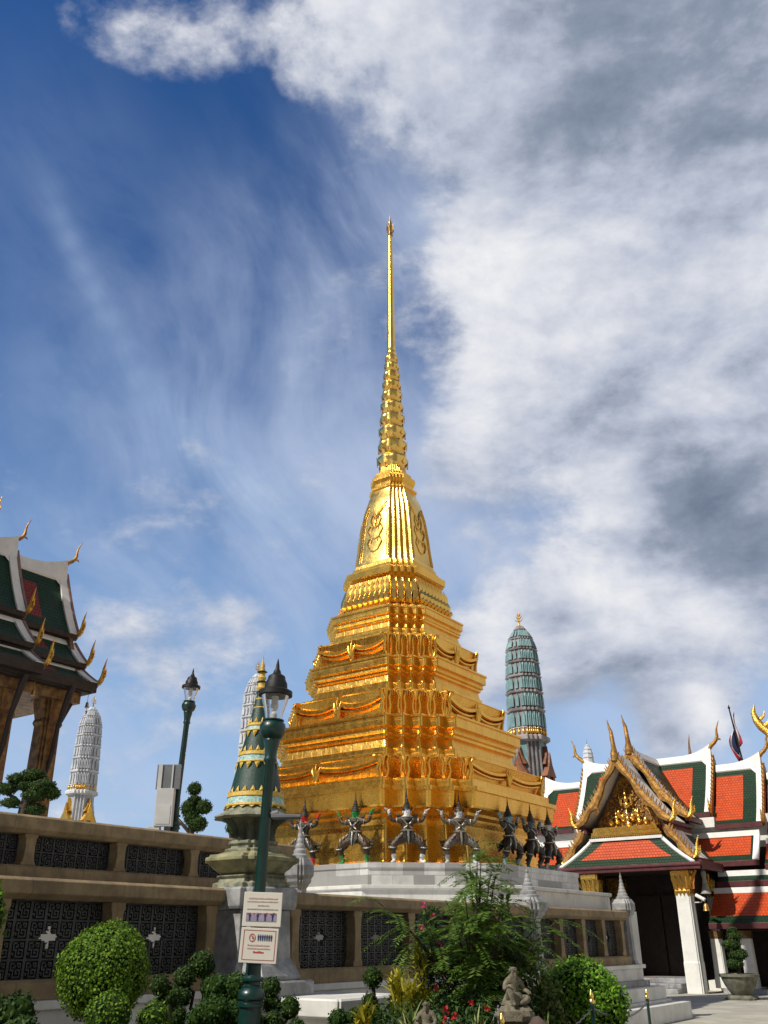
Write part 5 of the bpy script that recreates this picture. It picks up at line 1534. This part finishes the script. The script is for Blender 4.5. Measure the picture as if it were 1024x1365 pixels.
# back of a sign and a cabinet by the far lamp
t = thing('sign_back', (-3.72, 16.25, 2.3), 'grey sheet metal panel seen from behind on a post by the far lamp', 'sign')
MB().box(-.30, .12, .0, .05, 1.72, 2.14).build('panel', 'alu', t, 0, bevel=.005)
b = MB(); b.box(-.10, .0, .06, .12, 0, 2.1); b.build('post', 'alu', t, 0)
b = MB(); b.box(-.27, -.20, -.02, .0, 1.72, 2.14); b.box(-.03, -.005, -.02, .0, 1.72, 2.14); b.build('rib', 'greybox', t, 0)
t = thing('equipment_cabinet', (-3.77, 16.28, 2.3), 'light grey electrical cabinet below the sign by the far lamp', 'cabinet')
MB().box(-.20, .10, -.12, .03, 1.10, 1.72).build('case', 'greybox', t, 0, bevel=.006)
MB().box(-.17, .07, -.128, -.12, 1.13, 1.44).build('door', 'greybox', t, 0, bevel=.003)
MB().box(-.30, -.1, -.1, .05, .9, 1.10).build('lower_case', 'greybox', t, 0, bevel=.006)
MB().box(-.05, .0, -.05, .0, .0, .9).build('post', 'alu', t, 0)

# ------------------------------------------------------------------ flag over the gallery
t = thing('national_flag', (14.55, 38, 0), 'limp red, white and navy striped flag on a pole above the gallery roof', 'flag')
MB().tube([(.35, 0, 3), (.18, 0, 8.3), (.0, 0, 10.4)], [.045, .04, .03], 8).build('pole', 'black', t, 40)
b = MB(); b.lathe([(.02, 10.38), (.06, 10.44), (.03, 10.5), (.005, 10.58)], 8); b.build('knob', 'black', t, 40)
n, m = 10, 14
for s, (v0, v1, mt) in enumerate(((0, .17, 'flag_red'), (.17, .33, 'flag_white'), (.33, .67, 'flag_navy'), (.67, .83, 'flag_white'), (.83, 1., 'flag_red'))):
    b = MB(); vs = []
    for i in range(m + 1):
        q = i / m                                     # along the fly, hanging downward
        for j in range(3):
            v_ = v0 + (v1 - v0) * j / 2
            px = .03 + .17 * 0 + .10 * (10.2 - 8.3) / 2 * 0
            hx = .10 * (1 - q) + .14 * q - (v_ * .46) * math.sin(PI * min(1, .12 + q * .75)) - .05 * math.sin(q * 5 + v_ * 7)
            hz = 10.25 - v_ * .9 * (1 - q) - q * (1.35 + .75 * v_) + .05
            hy = .07 * math.sin(v_ * 15 + q * 5) * (.3 + q)
            vs.append((hx + .10, hy, hz))
    fs = [(i * 3 + j, i * 3 + j + 1, i * 3 + j + 4, i * 3 + j + 3) for i in range(m) for j in range(2)]
    b.add(vs, fs); o = b.build('flag_stripe', mt, t, 80, recalc=False)
    md = o.modifiers.new('thick', 'SOLIDIFY'); md.thickness = .008
# ------------------------------------------------------------------ plants
def clump(mb, c, r, n, rng, L, W, up=.25, inner=.75):
    """leaves spread through the outer shell of an ellipsoid"""
    for _ in range(n):
        d = Vector((rng.gauss(0, 1), rng.gauss(0, 1), rng.gauss(0, 1)))
        d.normalize()
        k = rng.uniform(inner, 1.05) * (1 + .03 * math.sin(5.3 * d.x + 2.1 * c[0]) + .03 * math.sin(6.1 * d.z + 4 * d.y + c[2]))
        p = Vector((c[0] + d.x * r[0] * k, c[1] + d.y * r[1] * k, c[2] + d.z * r[2] * k))
        nn = (d + Vector((rng.gauss(0, .4), rng.gauss(0, .4), rng.gauss(0, .4)))).normalized()
        t = Vector((rng.gauss(0, 1), rng.gauss(0, 1), rng.gauss(0, 1) + up)); t = (t - nn * t.dot(nn) * .8)
        if t.length < .01: continue
        s = rng.uniform(.7, 1.25)
        mb.leaf(p, nn, t.normalized(), L * s, W * s)


def topiary(name, loc, label, cat, balls, stems, leaf, seed, group=None, L=.022, W=.0075, dens=5200, zdown=None, pad=False):
    """clipped plant: leafy balls (x, y, z, r[, flat]) on branching stems, all relative to loc"""
    rng = random.Random(seed)
    t = thing(name, loc, label, cat, group)
    for bl in balls:
        x, y, z, r = bl[:4]; fz = bl[4] if len(bl) > 4 else 1.
        b = MB(); b.ell((x, y, z), (r * .90, r * .90, r * .90 * fz), 14, 9, rng, .05)
        co = b.build('crown', 'core', t, 60)
        b = MB(); clump(b, (x, y, z), (r, r, r * fz), int(dens * r * r * 4 + 60), rng, L, W, inner=.88)
        b.build('leaves', leaf, co, 0, recalc=False)
    b = MB()
    for path, rad in stems: b.tube(path, rad, 7)
    if b.f: b.build('trunk', 'bark', t, 60)
    return t
GB_ = .45
def gl(x, y): return (x, y, GB_ if (Vector((x, y, 0)) - P0).dot(R) > .8 else 0)
topiary('topiary_ball', (-2.29, 8.2, 0), 'large round bright green topiary ball before the left balustrade', 'topiary', [(0, 0, 1.385, .36, 1.0)], [([(0, 0, 0), (.02, 0, .6), (0, 0, 1.1)], [.06, .05, .045])], 'leaf_bright', 1, 'clipped topiary balls', L=.024, W=.0105, dens=15000)
topiary('topiary_ball', (-2.0, 7.4, 0), 'small round bright green topiary ball in front of the large ball', 'topiary', [(0, 0, 1.12, .165)], [([(0, 0, 0), (.01, 0, 1.05)], [.03, .025])], 'leaf_bright', 2, 'clipped topiary balls', L=.024, W=.008, dens=9000)
topiary('topiary_ball', (-1.72, 7.6, 0), 'smallest bright green topiary ball to the right of the large ball', 'topiary', [(0, 0, 1.08, .125)], [([(0, 0, 0), (.01, 0, 1.0)], [.03, .025])], 'leaf_bright', 3, 'clipped topiary balls', L=.024, W=.008, dens=9000)
topiary('garden_shrub', (-3.32, 8.0, 0), 'bright green shrub cut off by the left edge of the photo', 'shrub', [(0, 0, 1.80, .22, 1.4), (-.15, .1, 1.6, .25)], [([(0, 0, 0), (-.05, 0, 1.0), (0, 0, 1.6)], [.04, .035, .02])], 'leaf_bright', 4, L=.05, W=.016, dens=2500)
topiary('garden_shrub', (-2.75, 7.6, 0), 'low dark shrub at the bottom left corner below the balustrade', 'shrub', [(.02, 0, 1.14, .13), (-.2, .05, 1.10, .15), (.10, -.1, 1.0, .14)], [([(0, 0, 0), (0, 0, 1.0)], [.04, .02])], 'leaf_dark', 5, L=.045, W=.014, dens=2500)
topiary('cloud_pruned_shrub', (-1.86, 8.95, 0), 'dark lumpy shrub tucked behind the right side of the large topiary ball', 'shrub', [(-.14, 0, 1.26, .09), (-.05, .05, 1.16, .10), (-.14, .1, 1.06, .12), (.0, 0, 1.20, .05)], [([(0, 0, 0), (-.05, 0, 1.2)], [.04, .03])], 'leaf_dark', 6, L=.03, W=.01, dens=3500)
# cloud pruned bonsai at the lamp
topiary('cloud_pruned_tree', (-1.70, 9.5, 0), 'cloud pruned tree with three small dark green balls left of the near lamp post', 'topiary',
        [(-.06, .1, 1.41, .125), (-.20, 0, 1.30, .10), (-.19, -.05, 1.145, .085), (-.21, -.1, .99, .09)],
        [([(.02, 0, 0), (.03, 0, .8), (-.02, .02, 1.0), (.0, .05, 1.2), (-.05, .1, 1.33)], [.04, .035, .03, .024, .016]), ([(.0, 0, .95), (-.12, 0, 1.05), (-.10, 0, 1.18), (-.19, 0, 1.24)], [.025, .018, .015, .012]), ([(.0, 0, .9), (-.12, -.05, 1.06)], [.02, .012])], 'leaf_dark', 7, 'cloud pruned trees', L=.024, W=.009, dens=8000)
topiary('cloud_pruned_tree', (-1.42, 9.45, 0), 'bushy cloud pruned tree with merging dark green clumps right behind the near lamp post', 'topiary',
        [(-.18, .05, 1.22, .14, .8), (.0, .1, 1.20, .17, .85), (.14, .1, 1.14, .13), (-.15, -.15, 1.03, .17, .8), (.02, -.05, 1.0, .16, .8), (-.28, -.1, .96, .12), (.18, -.1, .96, .12)],
        [([(.05, 0, 0), (.06, 0, .8), (0, .05, 1.05), (.0, .1, 1.2)], [.05, .04, .03, .02]), ([(.05, 0, .8), (-.1, 0, .95), (-.18, .05, 1.15)], [.03, .025, .015])], 'leaf_mid', 8, 'cloud pruned trees', L=.030, W=.012, dens=5000)
topiary('cloud_pruned_tree', (-1.02, 9.8, 0), 'cloud pruned tree with small dark balls at the right of the near lamp post', 'topiary',
        [(-.10, 0, 1.20, .10), (.09, 0, 1.03, .105), (-.03, -.3, .93, .10), (-.08, 0, 1.06, .09), (.18, -.2, .88, .08)],
        [([(0, 0, 0), (0, 0, .85), (-.06, 0, 1.0), (-.10, 0, 1.15)], [.04, .03, .022, .015]), ([(0, 0, .85), (.08, 0, .95)], [.022, .014])], 'leaf_dark', 9, 'cloud pruned trees', L=.024, W=.009, dens=8000)
topiary('cloud_pruned_tree', (-.15, 11.0, .0), 'thin cloud pruned tree with one dark ball beside the yellow croton', 'topiary',
        [(0, 0, 1.25, .11), (-.03, 0, 1.02, .085), (.02, .0, .9, .09)], [([(0, 0, 0), (.02, 0, .9), (0, 0, 1.2)], [.035, .028, .02])], 'leaf_dark', 10, 'cloud pruned trees', L=.026, W=.010, dens=6000)
topiary('garden_shrub', (-.50, 10.5, 0), 'low dark clipped ball at the bottom edge, left of the yellow croton', 'shrub', [(0, 0, .885, .10), (.17, .2, .86, .12)], [([(0, 0, 0), (0, 0, .85)], [.03, .02])], 'leaf_mid', 11, L=.03, W=.011, dens=5000)
# big shrub on the right
topiary('round_shrub', (2.28, 12.0, .0), 'big round lush green shrub in front of the stone steps', 'shrub', [(0, 0, 1.02, .46, .86), (.13, -.05, .92, .42, .8), (-.18, 0, .9, .38, .85)], [([(0, 0, 0), (.02, 0, .8)], [.06, .04])], 'leaf_lush', 12, L=.055, W=.014, dens=3200)
# bonsai on the upper terrace
topiary('bonsai_tree', (-6.05, 16.0, 2.3), 'dark bonsai with flat leaf pads on the terrace before the pavilion pillars', 'bonsai',
        [(-.30, 0, 1.86, .18, .55), (-.48, 0, 1.70, .20, .5), (-.05, .05, 1.92, .22, .55), (.15, 0, 1.72, .24, .6), (.33, 0, 1.62, .14, .75), (.05, -.05, 1.58, .20, .5), (-.15, 0, 1.75, .16, .6), (.10, 0, 1.36, .17, .55)],
        [([(-.05, 0, .5), (-.12, 0, 1.0), (-.10, 0, 1.4), (-.02, 0, 1.6)], [.10, .08, .06, .04]), ([(-.10, 0, 1.35), (-.3, 0, 1.55), (-.45, 0, 1.62)], [.05, .035, .02]), ([(-.08, 0, 1.45), (.15, 0, 1.6), (.32, 0, 1.58)], [.05, .03, .02]), ([(-.1, 0, 1.2), (.1, 0, 1.3)], [.04, .02])], 'leaf_dark', 13, 'bonsai on the terrace', L=.035, W=.013, dens=3500)
bpt = thing('bonsai_pot', (-6.05, 16.0, 2.3), 'stone pot holding the large terrace bonsai, hidden behind the balustrade', 'pot')
MB().lathe([(.25, 0), (.3, .1), (.36, .45), (.38, .5), (.34, .5), (.30, .42), (.02, .42)], 18).build('pot_body', 'pot', bpt, 40)
topiary('bonsai_tree', (-6.22, 15.5, 2.3), 'tiny bonsai with a bare curling branch left of the large terrace bonsai', 'bonsai', [(0, 0, 1.40, .15, .5), (.08, 0, 1.42, .09, .5)],
        [([(.05, 0, .9), (.17, 0, 1.1), (.18, 0, 1.32), (.08, 0, 1.33), (.03, 0, 1.38)], [.03, .025, .02, .018, .012]), ([(-.15, 0, 1.1), (-.19, 0, 1.25), (-.14, 0, 1.38)], [.015, .012, .006])], 'leaf_dark', 14, 'bonsai on the terrace', L=.03, W=.011, dens=5000)
t = thing('bonsai_pot', (-6.2, 15.5, 2.3), 'dark shallow pot of the tiny bonsai on the terrace wall', 'pot')
MB().lathe([(.14, .78), (.19, .84), (.21, 1.02), (.18, 1.02), (.02, .98)], 16).build('pot_body', 'darkwood_and_shade', t, 40)
MB().lathe([(.16, 0), (.14, .1), (.12, .7), (.17, .78)], 12).build('pot_stand', 'pot', t, 40)
topiary('cloud_pruned_tree', (-3.75, 18.0, 2.26), 'dark cloud pruned tree standing behind the far lamp post', 'topiary',
        [(.06, 0, 2.02, .14, .9), (.08, 0, 1.82, .13, .6), (.26, 0, 1.68, .17, .8), (-.02, 0, 1.66, .16), (.16, 0, 1.38, .20, .75), (-.38, 0, 1.62, .15), (.05, 0, 1.5, .16)],
        [([(.05, 0, 0), (.03, 0, .8), (.08, 0, 1.4), (.05, 0, 1.9)], [.07, .06, .05, .03]), ([(.05, 0, 1.2), (-.2, 0, 1.45), (-.36, 0, 1.55)], [.04, .03, .02])], 'leaf_dark', 15, 'cloud pruned trees', L=.035, W=.013, dens=3500)
topiary('cloud_pruned_tree', (-2.95, 18.0, 2.26), 'small cloud pruned tree peeping over the terrace rail beside the mosaic spire', 'topiary', [(.12, 0, 1.78, .10, .6), (.05, 0, 1.3, .14)], [([(0, 0, 0), (.02, 0, 1.2), (.12, 0, 1.72)], [.05, .04, .02])], 'leaf_dark', 16, 'cloud pruned trees', L=.035, W=.013, dens=3500)

# feathery shrub: arching branches with rows of small leaflets
def feather_shrub():
    rng = random.Random(21)
    t = thing('feathery_shrub', (.98, 11.0, .4), 'tall feathery green shrub with drooping fine fronds and small yellow flowers before the stupa', 'shrub')
    wood = MB(); lv = MB(); fl = MB()
    for k in range(32):
        a = rng.uniform(0, 2 * PI); rad = rng.uniform(.05, .95); H = rng.uniform(1.15, 2.15) * (1 - .16 * rad)
        p0 = Vector((rng.uniform(-.08, .08), rng.uniform(-.08, .08), 0)); e = Vector((math.cos(a) * rad * 1.15, math.sin(a) * rad * .8, H))
        mid = Vector((e.x * .35, e.y * .35, H * .72))
        pth = [((1 - q) ** 2) * p0 + 2 * q * (1 - q) * mid + q * q * e for q in [i / 8 for i in range(9)]]
        wood.tube(pth, [.018 - .0016 * i for i in range(9)], 5)
        # fronds along the branch
        for i in range(3, 9):
            for _ in range(2):
                b0 = pth[i] + Vector((rng.uniform(-.02, .02),) * 3)
                d = Vector((e.x * .8 + rng.gauss(0, .55), e.y * .8 + rng.gauss(0, .55), rng.uniform(-.1, .55))); d.normalize()
                L = rng.uniform(.28, .55)
                pr = [b0 + d * L * q + Vector((0, 0, -.30 * L * q * q * 1.6)) for q in [j / 9 for j in range(10)]]
                for j in range(1, 10):
                    tg = (pr[j] - pr[j - 1]).normalized(); sd = tg.cross(Vector((0, 0, 1)))
                    if sd.length < .05: continue
                    sd.normalize(); nn = sd.cross(tg).normalized()
                    for s in (-1, 1):
                        for h in (0, .5):
                            q = pr[j - 1].lerp(pr[j], h)
                            lv.leaf(q, nn + Vector((rng.gauss(0, .25), rng.gauss(0, .25), 0)), (sd * s + tg * .55 + Vector((0, 0, rng.uniform(-.25, .1)))).normalized(), rng.uniform(.06, .10), .0095)
                if rng.random() < .07:
                    q = pr[rng.randint(2, 6)]
                    for _q in range(7):
                        d2 = Vector((rng.gauss(0, 1), rng.gauss(0, 1), abs(rng.gauss(0, 1)))).normalized(); fl.leaf(q, d2, d2.orthogonal().normalized(), .028, .010)
    wood.build('trunk', 'bark', t, 60); lv.build('crown', 'leaf_feather', t, 0, recalc=False); fl.build('flowers', 'leaf_yellow', t, 0, recalc=False)
feather_shrub()


def tuft(name, loc, label, cat, n, L, W, mat, seed, spread=.9, z0=.0, droop=.5, group=None, stem=None):
    """plant of long strap leaves"""
    rng = random.Random(seed); t = thing(name, loc, label, cat, group); b = MB()
    for _ in range(n):
        a = rng.uniform(0, 2 * PI); o = Vector((math.cos(a), math.sin(a), 0)); e = rng.uniform(.25, spread); l = L * rng.uniform(.6, 1.15)
        s = Vector((-o.y, o.x, 0)); base = Vector((rng.gauss(0, .03), rng.gauss(0, .03), z0 + (rng.uniform(0, stem) if stem else 0)))
        pts = [base + o * l * e * q + Vector((0, 0, l * (q * (1.05 - .4 * e) - droop * q * q * e))) for q in (0, .25, .5, .75, 1)]
        vs = []
        for q, p in zip((.5, 1, .95, .65, .03), pts): vs += [p - s * W * q, p + s * W * q]
        b.add(vs, [(2 * i, 2 * i + 1, 2 * i + 3, 2 * i + 2) for i in range(4)])
    b.build('leaves', mat, t, 0, recalc=False)
    m = MB(); m.tube([(0, 0, -.5 if loc[2] > .5 else 0), (0, 0, z0 + (stem or .05))], [.02, .012], 6); m.build('stem', 'bark', t, 60)
    return t
tuft('croton_plant', (.10, 10.6, .45), 'yellow croton with strappy leaves beside the thin cloud pruned tree', 'croton', 120, .26, .017, 'leaf_yellow', 31, z0=.42, stem=.34, group='yellow crotons')
tuft('croton_plant', (.36, 10.9, .45), 'taller yellow green croton standing under the left fronds of the feathery shrub', 'croton', 140, .24, .016, 'leaf_yellow', 32, z0=.45, stem=.55, group='yellow crotons')
tuft('croton_plant', (-.22, 10.0, .45), 'low yellow green croton at the bottom edge left of the small stone figure', 'croton', 110, .22, .018, 'leaf_yellow', 33, z0=.28, stem=.22, group='yellow crotons')
tuft('croton_plant', (.24, 10.3, .45), 'broad yellow croton in front of the feathery shrub, above the small stone figure', 'croton', 130, .22, .015, 'leaf_yellow', 37, z0=.34, stem=.36, group='yellow crotons')
tuft('strap_plant', (.22, 9.3, .45), 'pale striped strap leaved plant arching behind the small stone figure', 'plant', 34, .50, .009, 'leaf_strap', 34, z0=.38, droop=.7, group='strap leaved plants')
tuft('strap_plant', (.88, 9.8, .45), 'pale striped strap leaved plant left of the seated statue', 'plant', 36, .42, .010, 'leaf_strap', 35, z0=.28, droop=.7, group='strap leaved plants')
tuft('strap_plant', (1.52, 10.0, .45), 'grassy strap leaved plant between the seated statue and the round shrub', 'plant', 34, .36, .009, 'leaf_strap', 36, z0=.26, droop=.7, group='strap leaved plants')


def bush(name, loc, label, cat, blobs, n, L, W, mat, seed, flowers=None, group=None):
    rng = random.Random(seed); t = thing(name, loc, label, cat, group); b = MB(); k = MB()
    for (x, y, z, r) in blobs:
        clump(b, (x, y, z), (r, r, r), int(n * r * r * 25), rng, L, W, inner=.35)
        k.tube([(x * .2, y * .2, -.1), (x * .7, y * .7, z * .6), (x, y, z)], [.014, .010, .005], 5)
    b.build('leaves', mat, t, 0, recalc=False); k.build('stem', 'bark', t, 60)
    if flowers:
        f = MB()
        for (x, y, z) in flowers[1]:
            for _ in range(11):
                d = Vector((rng.gauss(0, 1), rng.gauss(0, 1) - .5, rng.gauss(0, 1))).normalized(); f.leaf(Vector((x, y, z)) + d * .008, d.orthogonal(), d, .036, .016)
        f.build('flowers', flowers[0], t, 0, recalc=False)
    return t
bush('flowering_shrub', (.50, 11.3, .45), 'dark narrow shrub with pink flowers in front of the balustrade under the feathery shrub', 'shrub', [(-.05, 0, .95, .22), (.05, 0, .65, .25), (-.02, .0, 1.2, .17), (.0, 0, 1.42, .12), (.2, 0, .9, .2)], 300, .075, .010, 'leaf_mid', 41, ('petal_pink', [(-.08, -.12, 1.52), (.03, -.12, 1.40), (.10, -.15, 1.12), (.16, -.2, 1.02), (.30, -.2, .98), (-.1, -.2, 1.30)]))
bush('flowering_shrub', (.72, 10.4, .45), 'mid green shrub with red blooms in the middle of the bed', 'shrub', [(0, 0, .46, .22), (.22, 0, .42, .20), (-.15, 0, .55, .18), (.2, .1, .58, .16)], 300, .06, .014, 'leaf_mid', 42, ('petal_red', [(-.22, -.15, .72), (.12, -.2, .60), (.28, -.18, .55)]))
bush('flowering_shrub', (.50, 9.2, .45), 'low shrub with scarlet flowers at the bottom edge beside the small stone figure', 'shrub', [(0, 0, .42, .17), (.18, 0, .40, .16), (-.1, .1, .5, .14)], 300, .05, .013, 'leaf_mid', 43, ('petal_red', [(.02, -.15, .60), (.09, -.16, .56), (.0, -.12, .53), (-.3, -.14, .44), (-.24, -.16, .46)]))
bush('garden_shrub', (1.08, 11.3, .45), 'dense dark shrub behind the seated statue', 'shrub', [(0, 0, .70, .28), (.3, 0, .75, .30), (-.25, 0, .6, .25), (.45, .1, .5, .28), (.3, 0, 1.0, .2)], 260, .06, .017, 'leaf_dark', 44)
bush('garden_shrub', (1.75, 11.6, .45), 'olive green shrub with yellowish leaves between the statue and the round shrub', 'shrub', [(0, 0, .70, .26), (-.2, 0, .9, .22), (.1, 0, .45, .28), (-.05, 0, 1.05, .18)], 260, .055, .015, 'leaf_strap', 45)
bush('garden_shrub', (.0, 10.2, .45), 'mid green leafy shrub under the yellow crotons', 'shrub', [(0, 0, .42, .2), (.25, 0, .45, .2), (-.2, .1, .4, .16)], 280, .055, .015, 'leaf_mid', 46)

# rocks
def rock(loc, r, seed, label):
    rng = random.Random(seed); bm = bmesh.new(); bmesh.ops.create_icosphere(bm, subdivisions=3, radius=1)
    from mathutils import noise as mn
    for v_ in bm.verts:
        q = v_.co.copy(); k = 1 + .35 * mn.noise(q * 1.3 + Vector((seed, 0, 0))) + .15 * mn.noise(q * 4 + Vector((seed, 3, 0)))
        v_.co = Vector((q.x * r[0] * k, q.y * r[1] * k, q.z * r[2] * k))
    me = bpy.data.meshes.new('rock'); bm.to_mesh(me); bm.free(); me.materials.append(MT['rock'])
    me.polygons.foreach_set('use_smooth', [True] * len(me.polygons)); me.set_sharp_from_angle(angle=RAD(40))
    o = bpy.data.objects.new('rock', me); COL.objects.link(o); o.location = loc
    tag(o, label, 'rock', 'rockery stones')
rock((1.44, 9.8, .72), (.20, .18, .20), 1, 'reddish brown rockery stone at the foot of the seated statue, on its right')
rock((1.16, 9.9, .62), (.22, .2, .22), 2, 'brown rockery stone the seated statue sits above')
rock((1.0, 9.5, .62), (.18, .16, .2), 3, 'dark rockery stone behind the gold capped bollard left of the statue')

# seated stone hermit
def stone_figure(loc, s, label, rotz, small=False):
    t = thing('stone_statue', loc, label, 'statue', 'weathered garden statues', rotz)
    V, E_, Rr = [], [], []
    def v(x, y, z, r, par=None):
        V.append((x, y, z)); Rr.append(r)
        if par is not None: E_.append((par, len(V) - 1))
        return len(V) - 1
    pel = v(0, 0, .10, .15); ws = v(0, -.01, .22, .115); E_.append((pel, ws)); ch = v(0, -.03, .36, .125, ws); sh = v(0, -.03, .45, .10, ch); nk = v(0, -.045, .52, .05, sh); hd = v(0, -.065, .60, .078, nk); tp = v(0, -.055, .665, .062, hd)
    for q in (-1, 1):
        hp = v(q * .11, -.04, .10, .085, pel)
        if q > 0: kn = v(.26, -.18, .12, .07, hp); an = v(.06, -.26, .06, .05, kn); v(-.02, -.28, .05, .04, an)
        else: kn = v(-.20, -.20, .30, .068, hp); an = v(-.17, -.26, .04, .045, kn); v(-.18, -.33, .02, .035, an)
        a0 = v(q * .15, -.03, .42, .062, sh); el = v(q * .22, -.06, .27, .048, a0)
        wr = v(q * .21, -.20, .24 if q > 0 else .34, .036, el); pm = v(q * .20, -.235, .225 if q > 0 else .335, .034, wr)
        for f in range(4):
            f1 = v(q * (.17 + .02 * f), -.26, (.215 if q > 0 else .325) + .004 * f, .011, pm); v(q * (.17 + .02 * f), -.285, (.19 if q > 0 else .295) + .004 * f, .009, f1)
        th = v(q * .165, -.235, (.24 if q > 0 else .35), .012, pm)
    me = bpy.data.meshes.new('f'); me.from_pydata(V, E_, []); o = bpy.data.objects.new('tmp', me); COL.objects.link(o)
    o.modifiers.new('s', 'SKIN'); sv = me.skin_vertices[0].data
    for i, r_ in enumerate(Rr): sv[i].radius = (r_, r_ * (.85 if i in (1, 2, 3) else 1)); sv[i].use_root = i == 0
    d = o.modifiers.new('d', 'SUBSURF'); d.levels = 2; d.render_levels = 2
    m2 = bpy.data.meshes.new_from_object(o.evaluated_get(bpy.context.evaluated_depsgraph_get())); bpy.data.objects.remove(o)
    m2.materials.clear(); m2.materials.append(MT['statue'])
    for p in m2.polygons: p.use_smooth = True
    o = bpy.data.objects.new('body', m2); COL.objects.link(o); o.parent = t; t.scale = (s, s, s)
    b = MB()
    for q in (-1, 1):
        b.ell((q * .028, -.138, .615), (.014, .010, .010), 7, 5); b.ell((q * .078, -.055, .60), (.014, .022, .035), 7, 5)
        b.tube([(q * .008, -.144, .632), (q * .03, -.142, .642), (q * .055, -.122, .635)], .007, 5)
    b.tube([(0, -.138, .625), (0, -.156, .598), (0, -.145, .588)], [.008, .016, .010], 6); b.tube([(-.025, -.132, .567), (0, -.14, .563), (.025, -.132, .567)], .007, 5)
    b.tube([(0, -.13, .555), (0, -.135, .50), (0, -.12, .44)], [.03, .03, .008], 7)
    b.build('face', 'statue', t, 50)
    b = MB(); n = 20
    b.loft([[((.155 + .02 * math.sin(5 * i)) * k * math.cos(2 * PI * i / n), (.14) * k * math.sin(2 * PI * i / n) - .03, z) for i in range(n)] for z, k in ((.02, 1.55), (.10, 1.3), (.19, 1.0), (.23, .86))], False, False)
    b.build('robe', 'statue', t, 60)
    b = MB(); rg = random.Random(3)
    b.ell((0, -.05, -.16), (.36, .33, .21), 14, 8, rg, .12); b.build('seat_rock', 'statue', t, 30)
    return t
stone_figure((1.25, 10.15, 1.02), .52, 'weathered stone hermit statue seated on a rock beside the round shrub', RAD(28))
stone_figure((.345, 9.0, .87), .38, 'smaller worn stone figure at the bottom edge among the strap leaves', RAD(-10))

# bollards with gold tips and their chain
def bollard(x, y, z, H, label):
    t = thing('chain_bollard', (x, y, z), label, 'bollard', 'green chain bollards')
    MB().lathe([(.05, 0), (.05, .03), (.024, .05), (.022, H - .16), (.028, H - .15), (.026, H - .12)], 12).build('post', 'lampgreen', t, 40)
    MB().lathe([(.026, H - .12), (.032, H - .11), (.03, H - .09), (.02, H - .075), (.028, H - .055), (.02, H - .03), (.003, H + .01)], 12).build('cap', 'gold_smooth', t, 40)
b1 = (2.10, 10.5, .45, .68); b2 = (4.02, 15.8, 0., .90); b3 = (1.0, 9.0, .45, .57)
bollard(*b1, 'green bollard with gold tip in front of the round green shrub')
bollard(*b2, 'green bollard with gold tip standing on the paving by the stone steps')
bollard(*b3, 'green bollard with gold tip among the rocks left of the seated statue')
t = thing('barrier_chain', b1[:3], 'thin grey chain sagging between the gold tipped bollards', 'chain')
b = MB(); o0 = Vector(b1[:3])
for A, B in ((b1, b2), (b3, b1)):
    p, q = Vector((A[0], A[1], A[2] + A[3] - .16)), Vector((B[0], B[1], B[2] + B[3] - .16)); L = (q - p).length; n = int(L / .05)
    for i in range(n):
        f0, f1 = i / n, (i + 1) / n
        a = p.lerp(q, f0) - Vector((0, 0, .14 * 4 * f0 * (1 - f0))) - o0; c = p.lerp(q, f1) - Vector((0, 0, .14 * 4 * f1 * (1 - f1))) - o0
        b.tube([a, a.lerp(c, .5) + Vector((0, 0, .006 if i % 2 else -.006)), c], [.005, .010, .005], 5)
b.build('links', 'chain', t, 40)

# stone pot with bonsai by the gallery
t = thing('stone_planter', (10.43, 30.0, 0), 'big mossy stone planter bowl on a carved foot before the low gallery roof', 'planter', rot=ROT)
MB().lathe([(.24, .10), (.30, .16), (.42, .34), (.50, .52), (.52, .58), (.57, .61), (.57, .67), (.50, .68), (.46, .62), (.02, .60)], 24).build('bowl', 'pot', t, 40)
b = MB(); b.loft([redent(a, .75, 1, z=z) for a, z in ((.40, 0), (.42, .05), (.34, .08), (.30, .12))])
for k in range(4):
    a = PI / 4 + k * PI / 2; b.ell((.40 * math.cos(a), .40 * math.sin(a), .05), (.10, .10, .07), 8, 5)
b.build('carved_foot', 'pot', t, 0)
topiary('bonsai_tree', (10.43, 30.0, .6), 'dark potted bonsai growing from the big stone planter', 'bonsai', [(-.05, 0, .35, .24, .6), (.08, 0, .60, .28, .6), (-.08, 0, .85, .26, .6), (.05, 0, 1.08, .22, .6), (.0, 0, 1.25, .14, .7)], [([(0, 0, 0), (.05, 0, .4), (-.03, 0, .8), (0, 0, 1.15)], [.06, .05, .04, .02])], 'leaf_dark', 51, L=.06, W=.02, dens=1500)
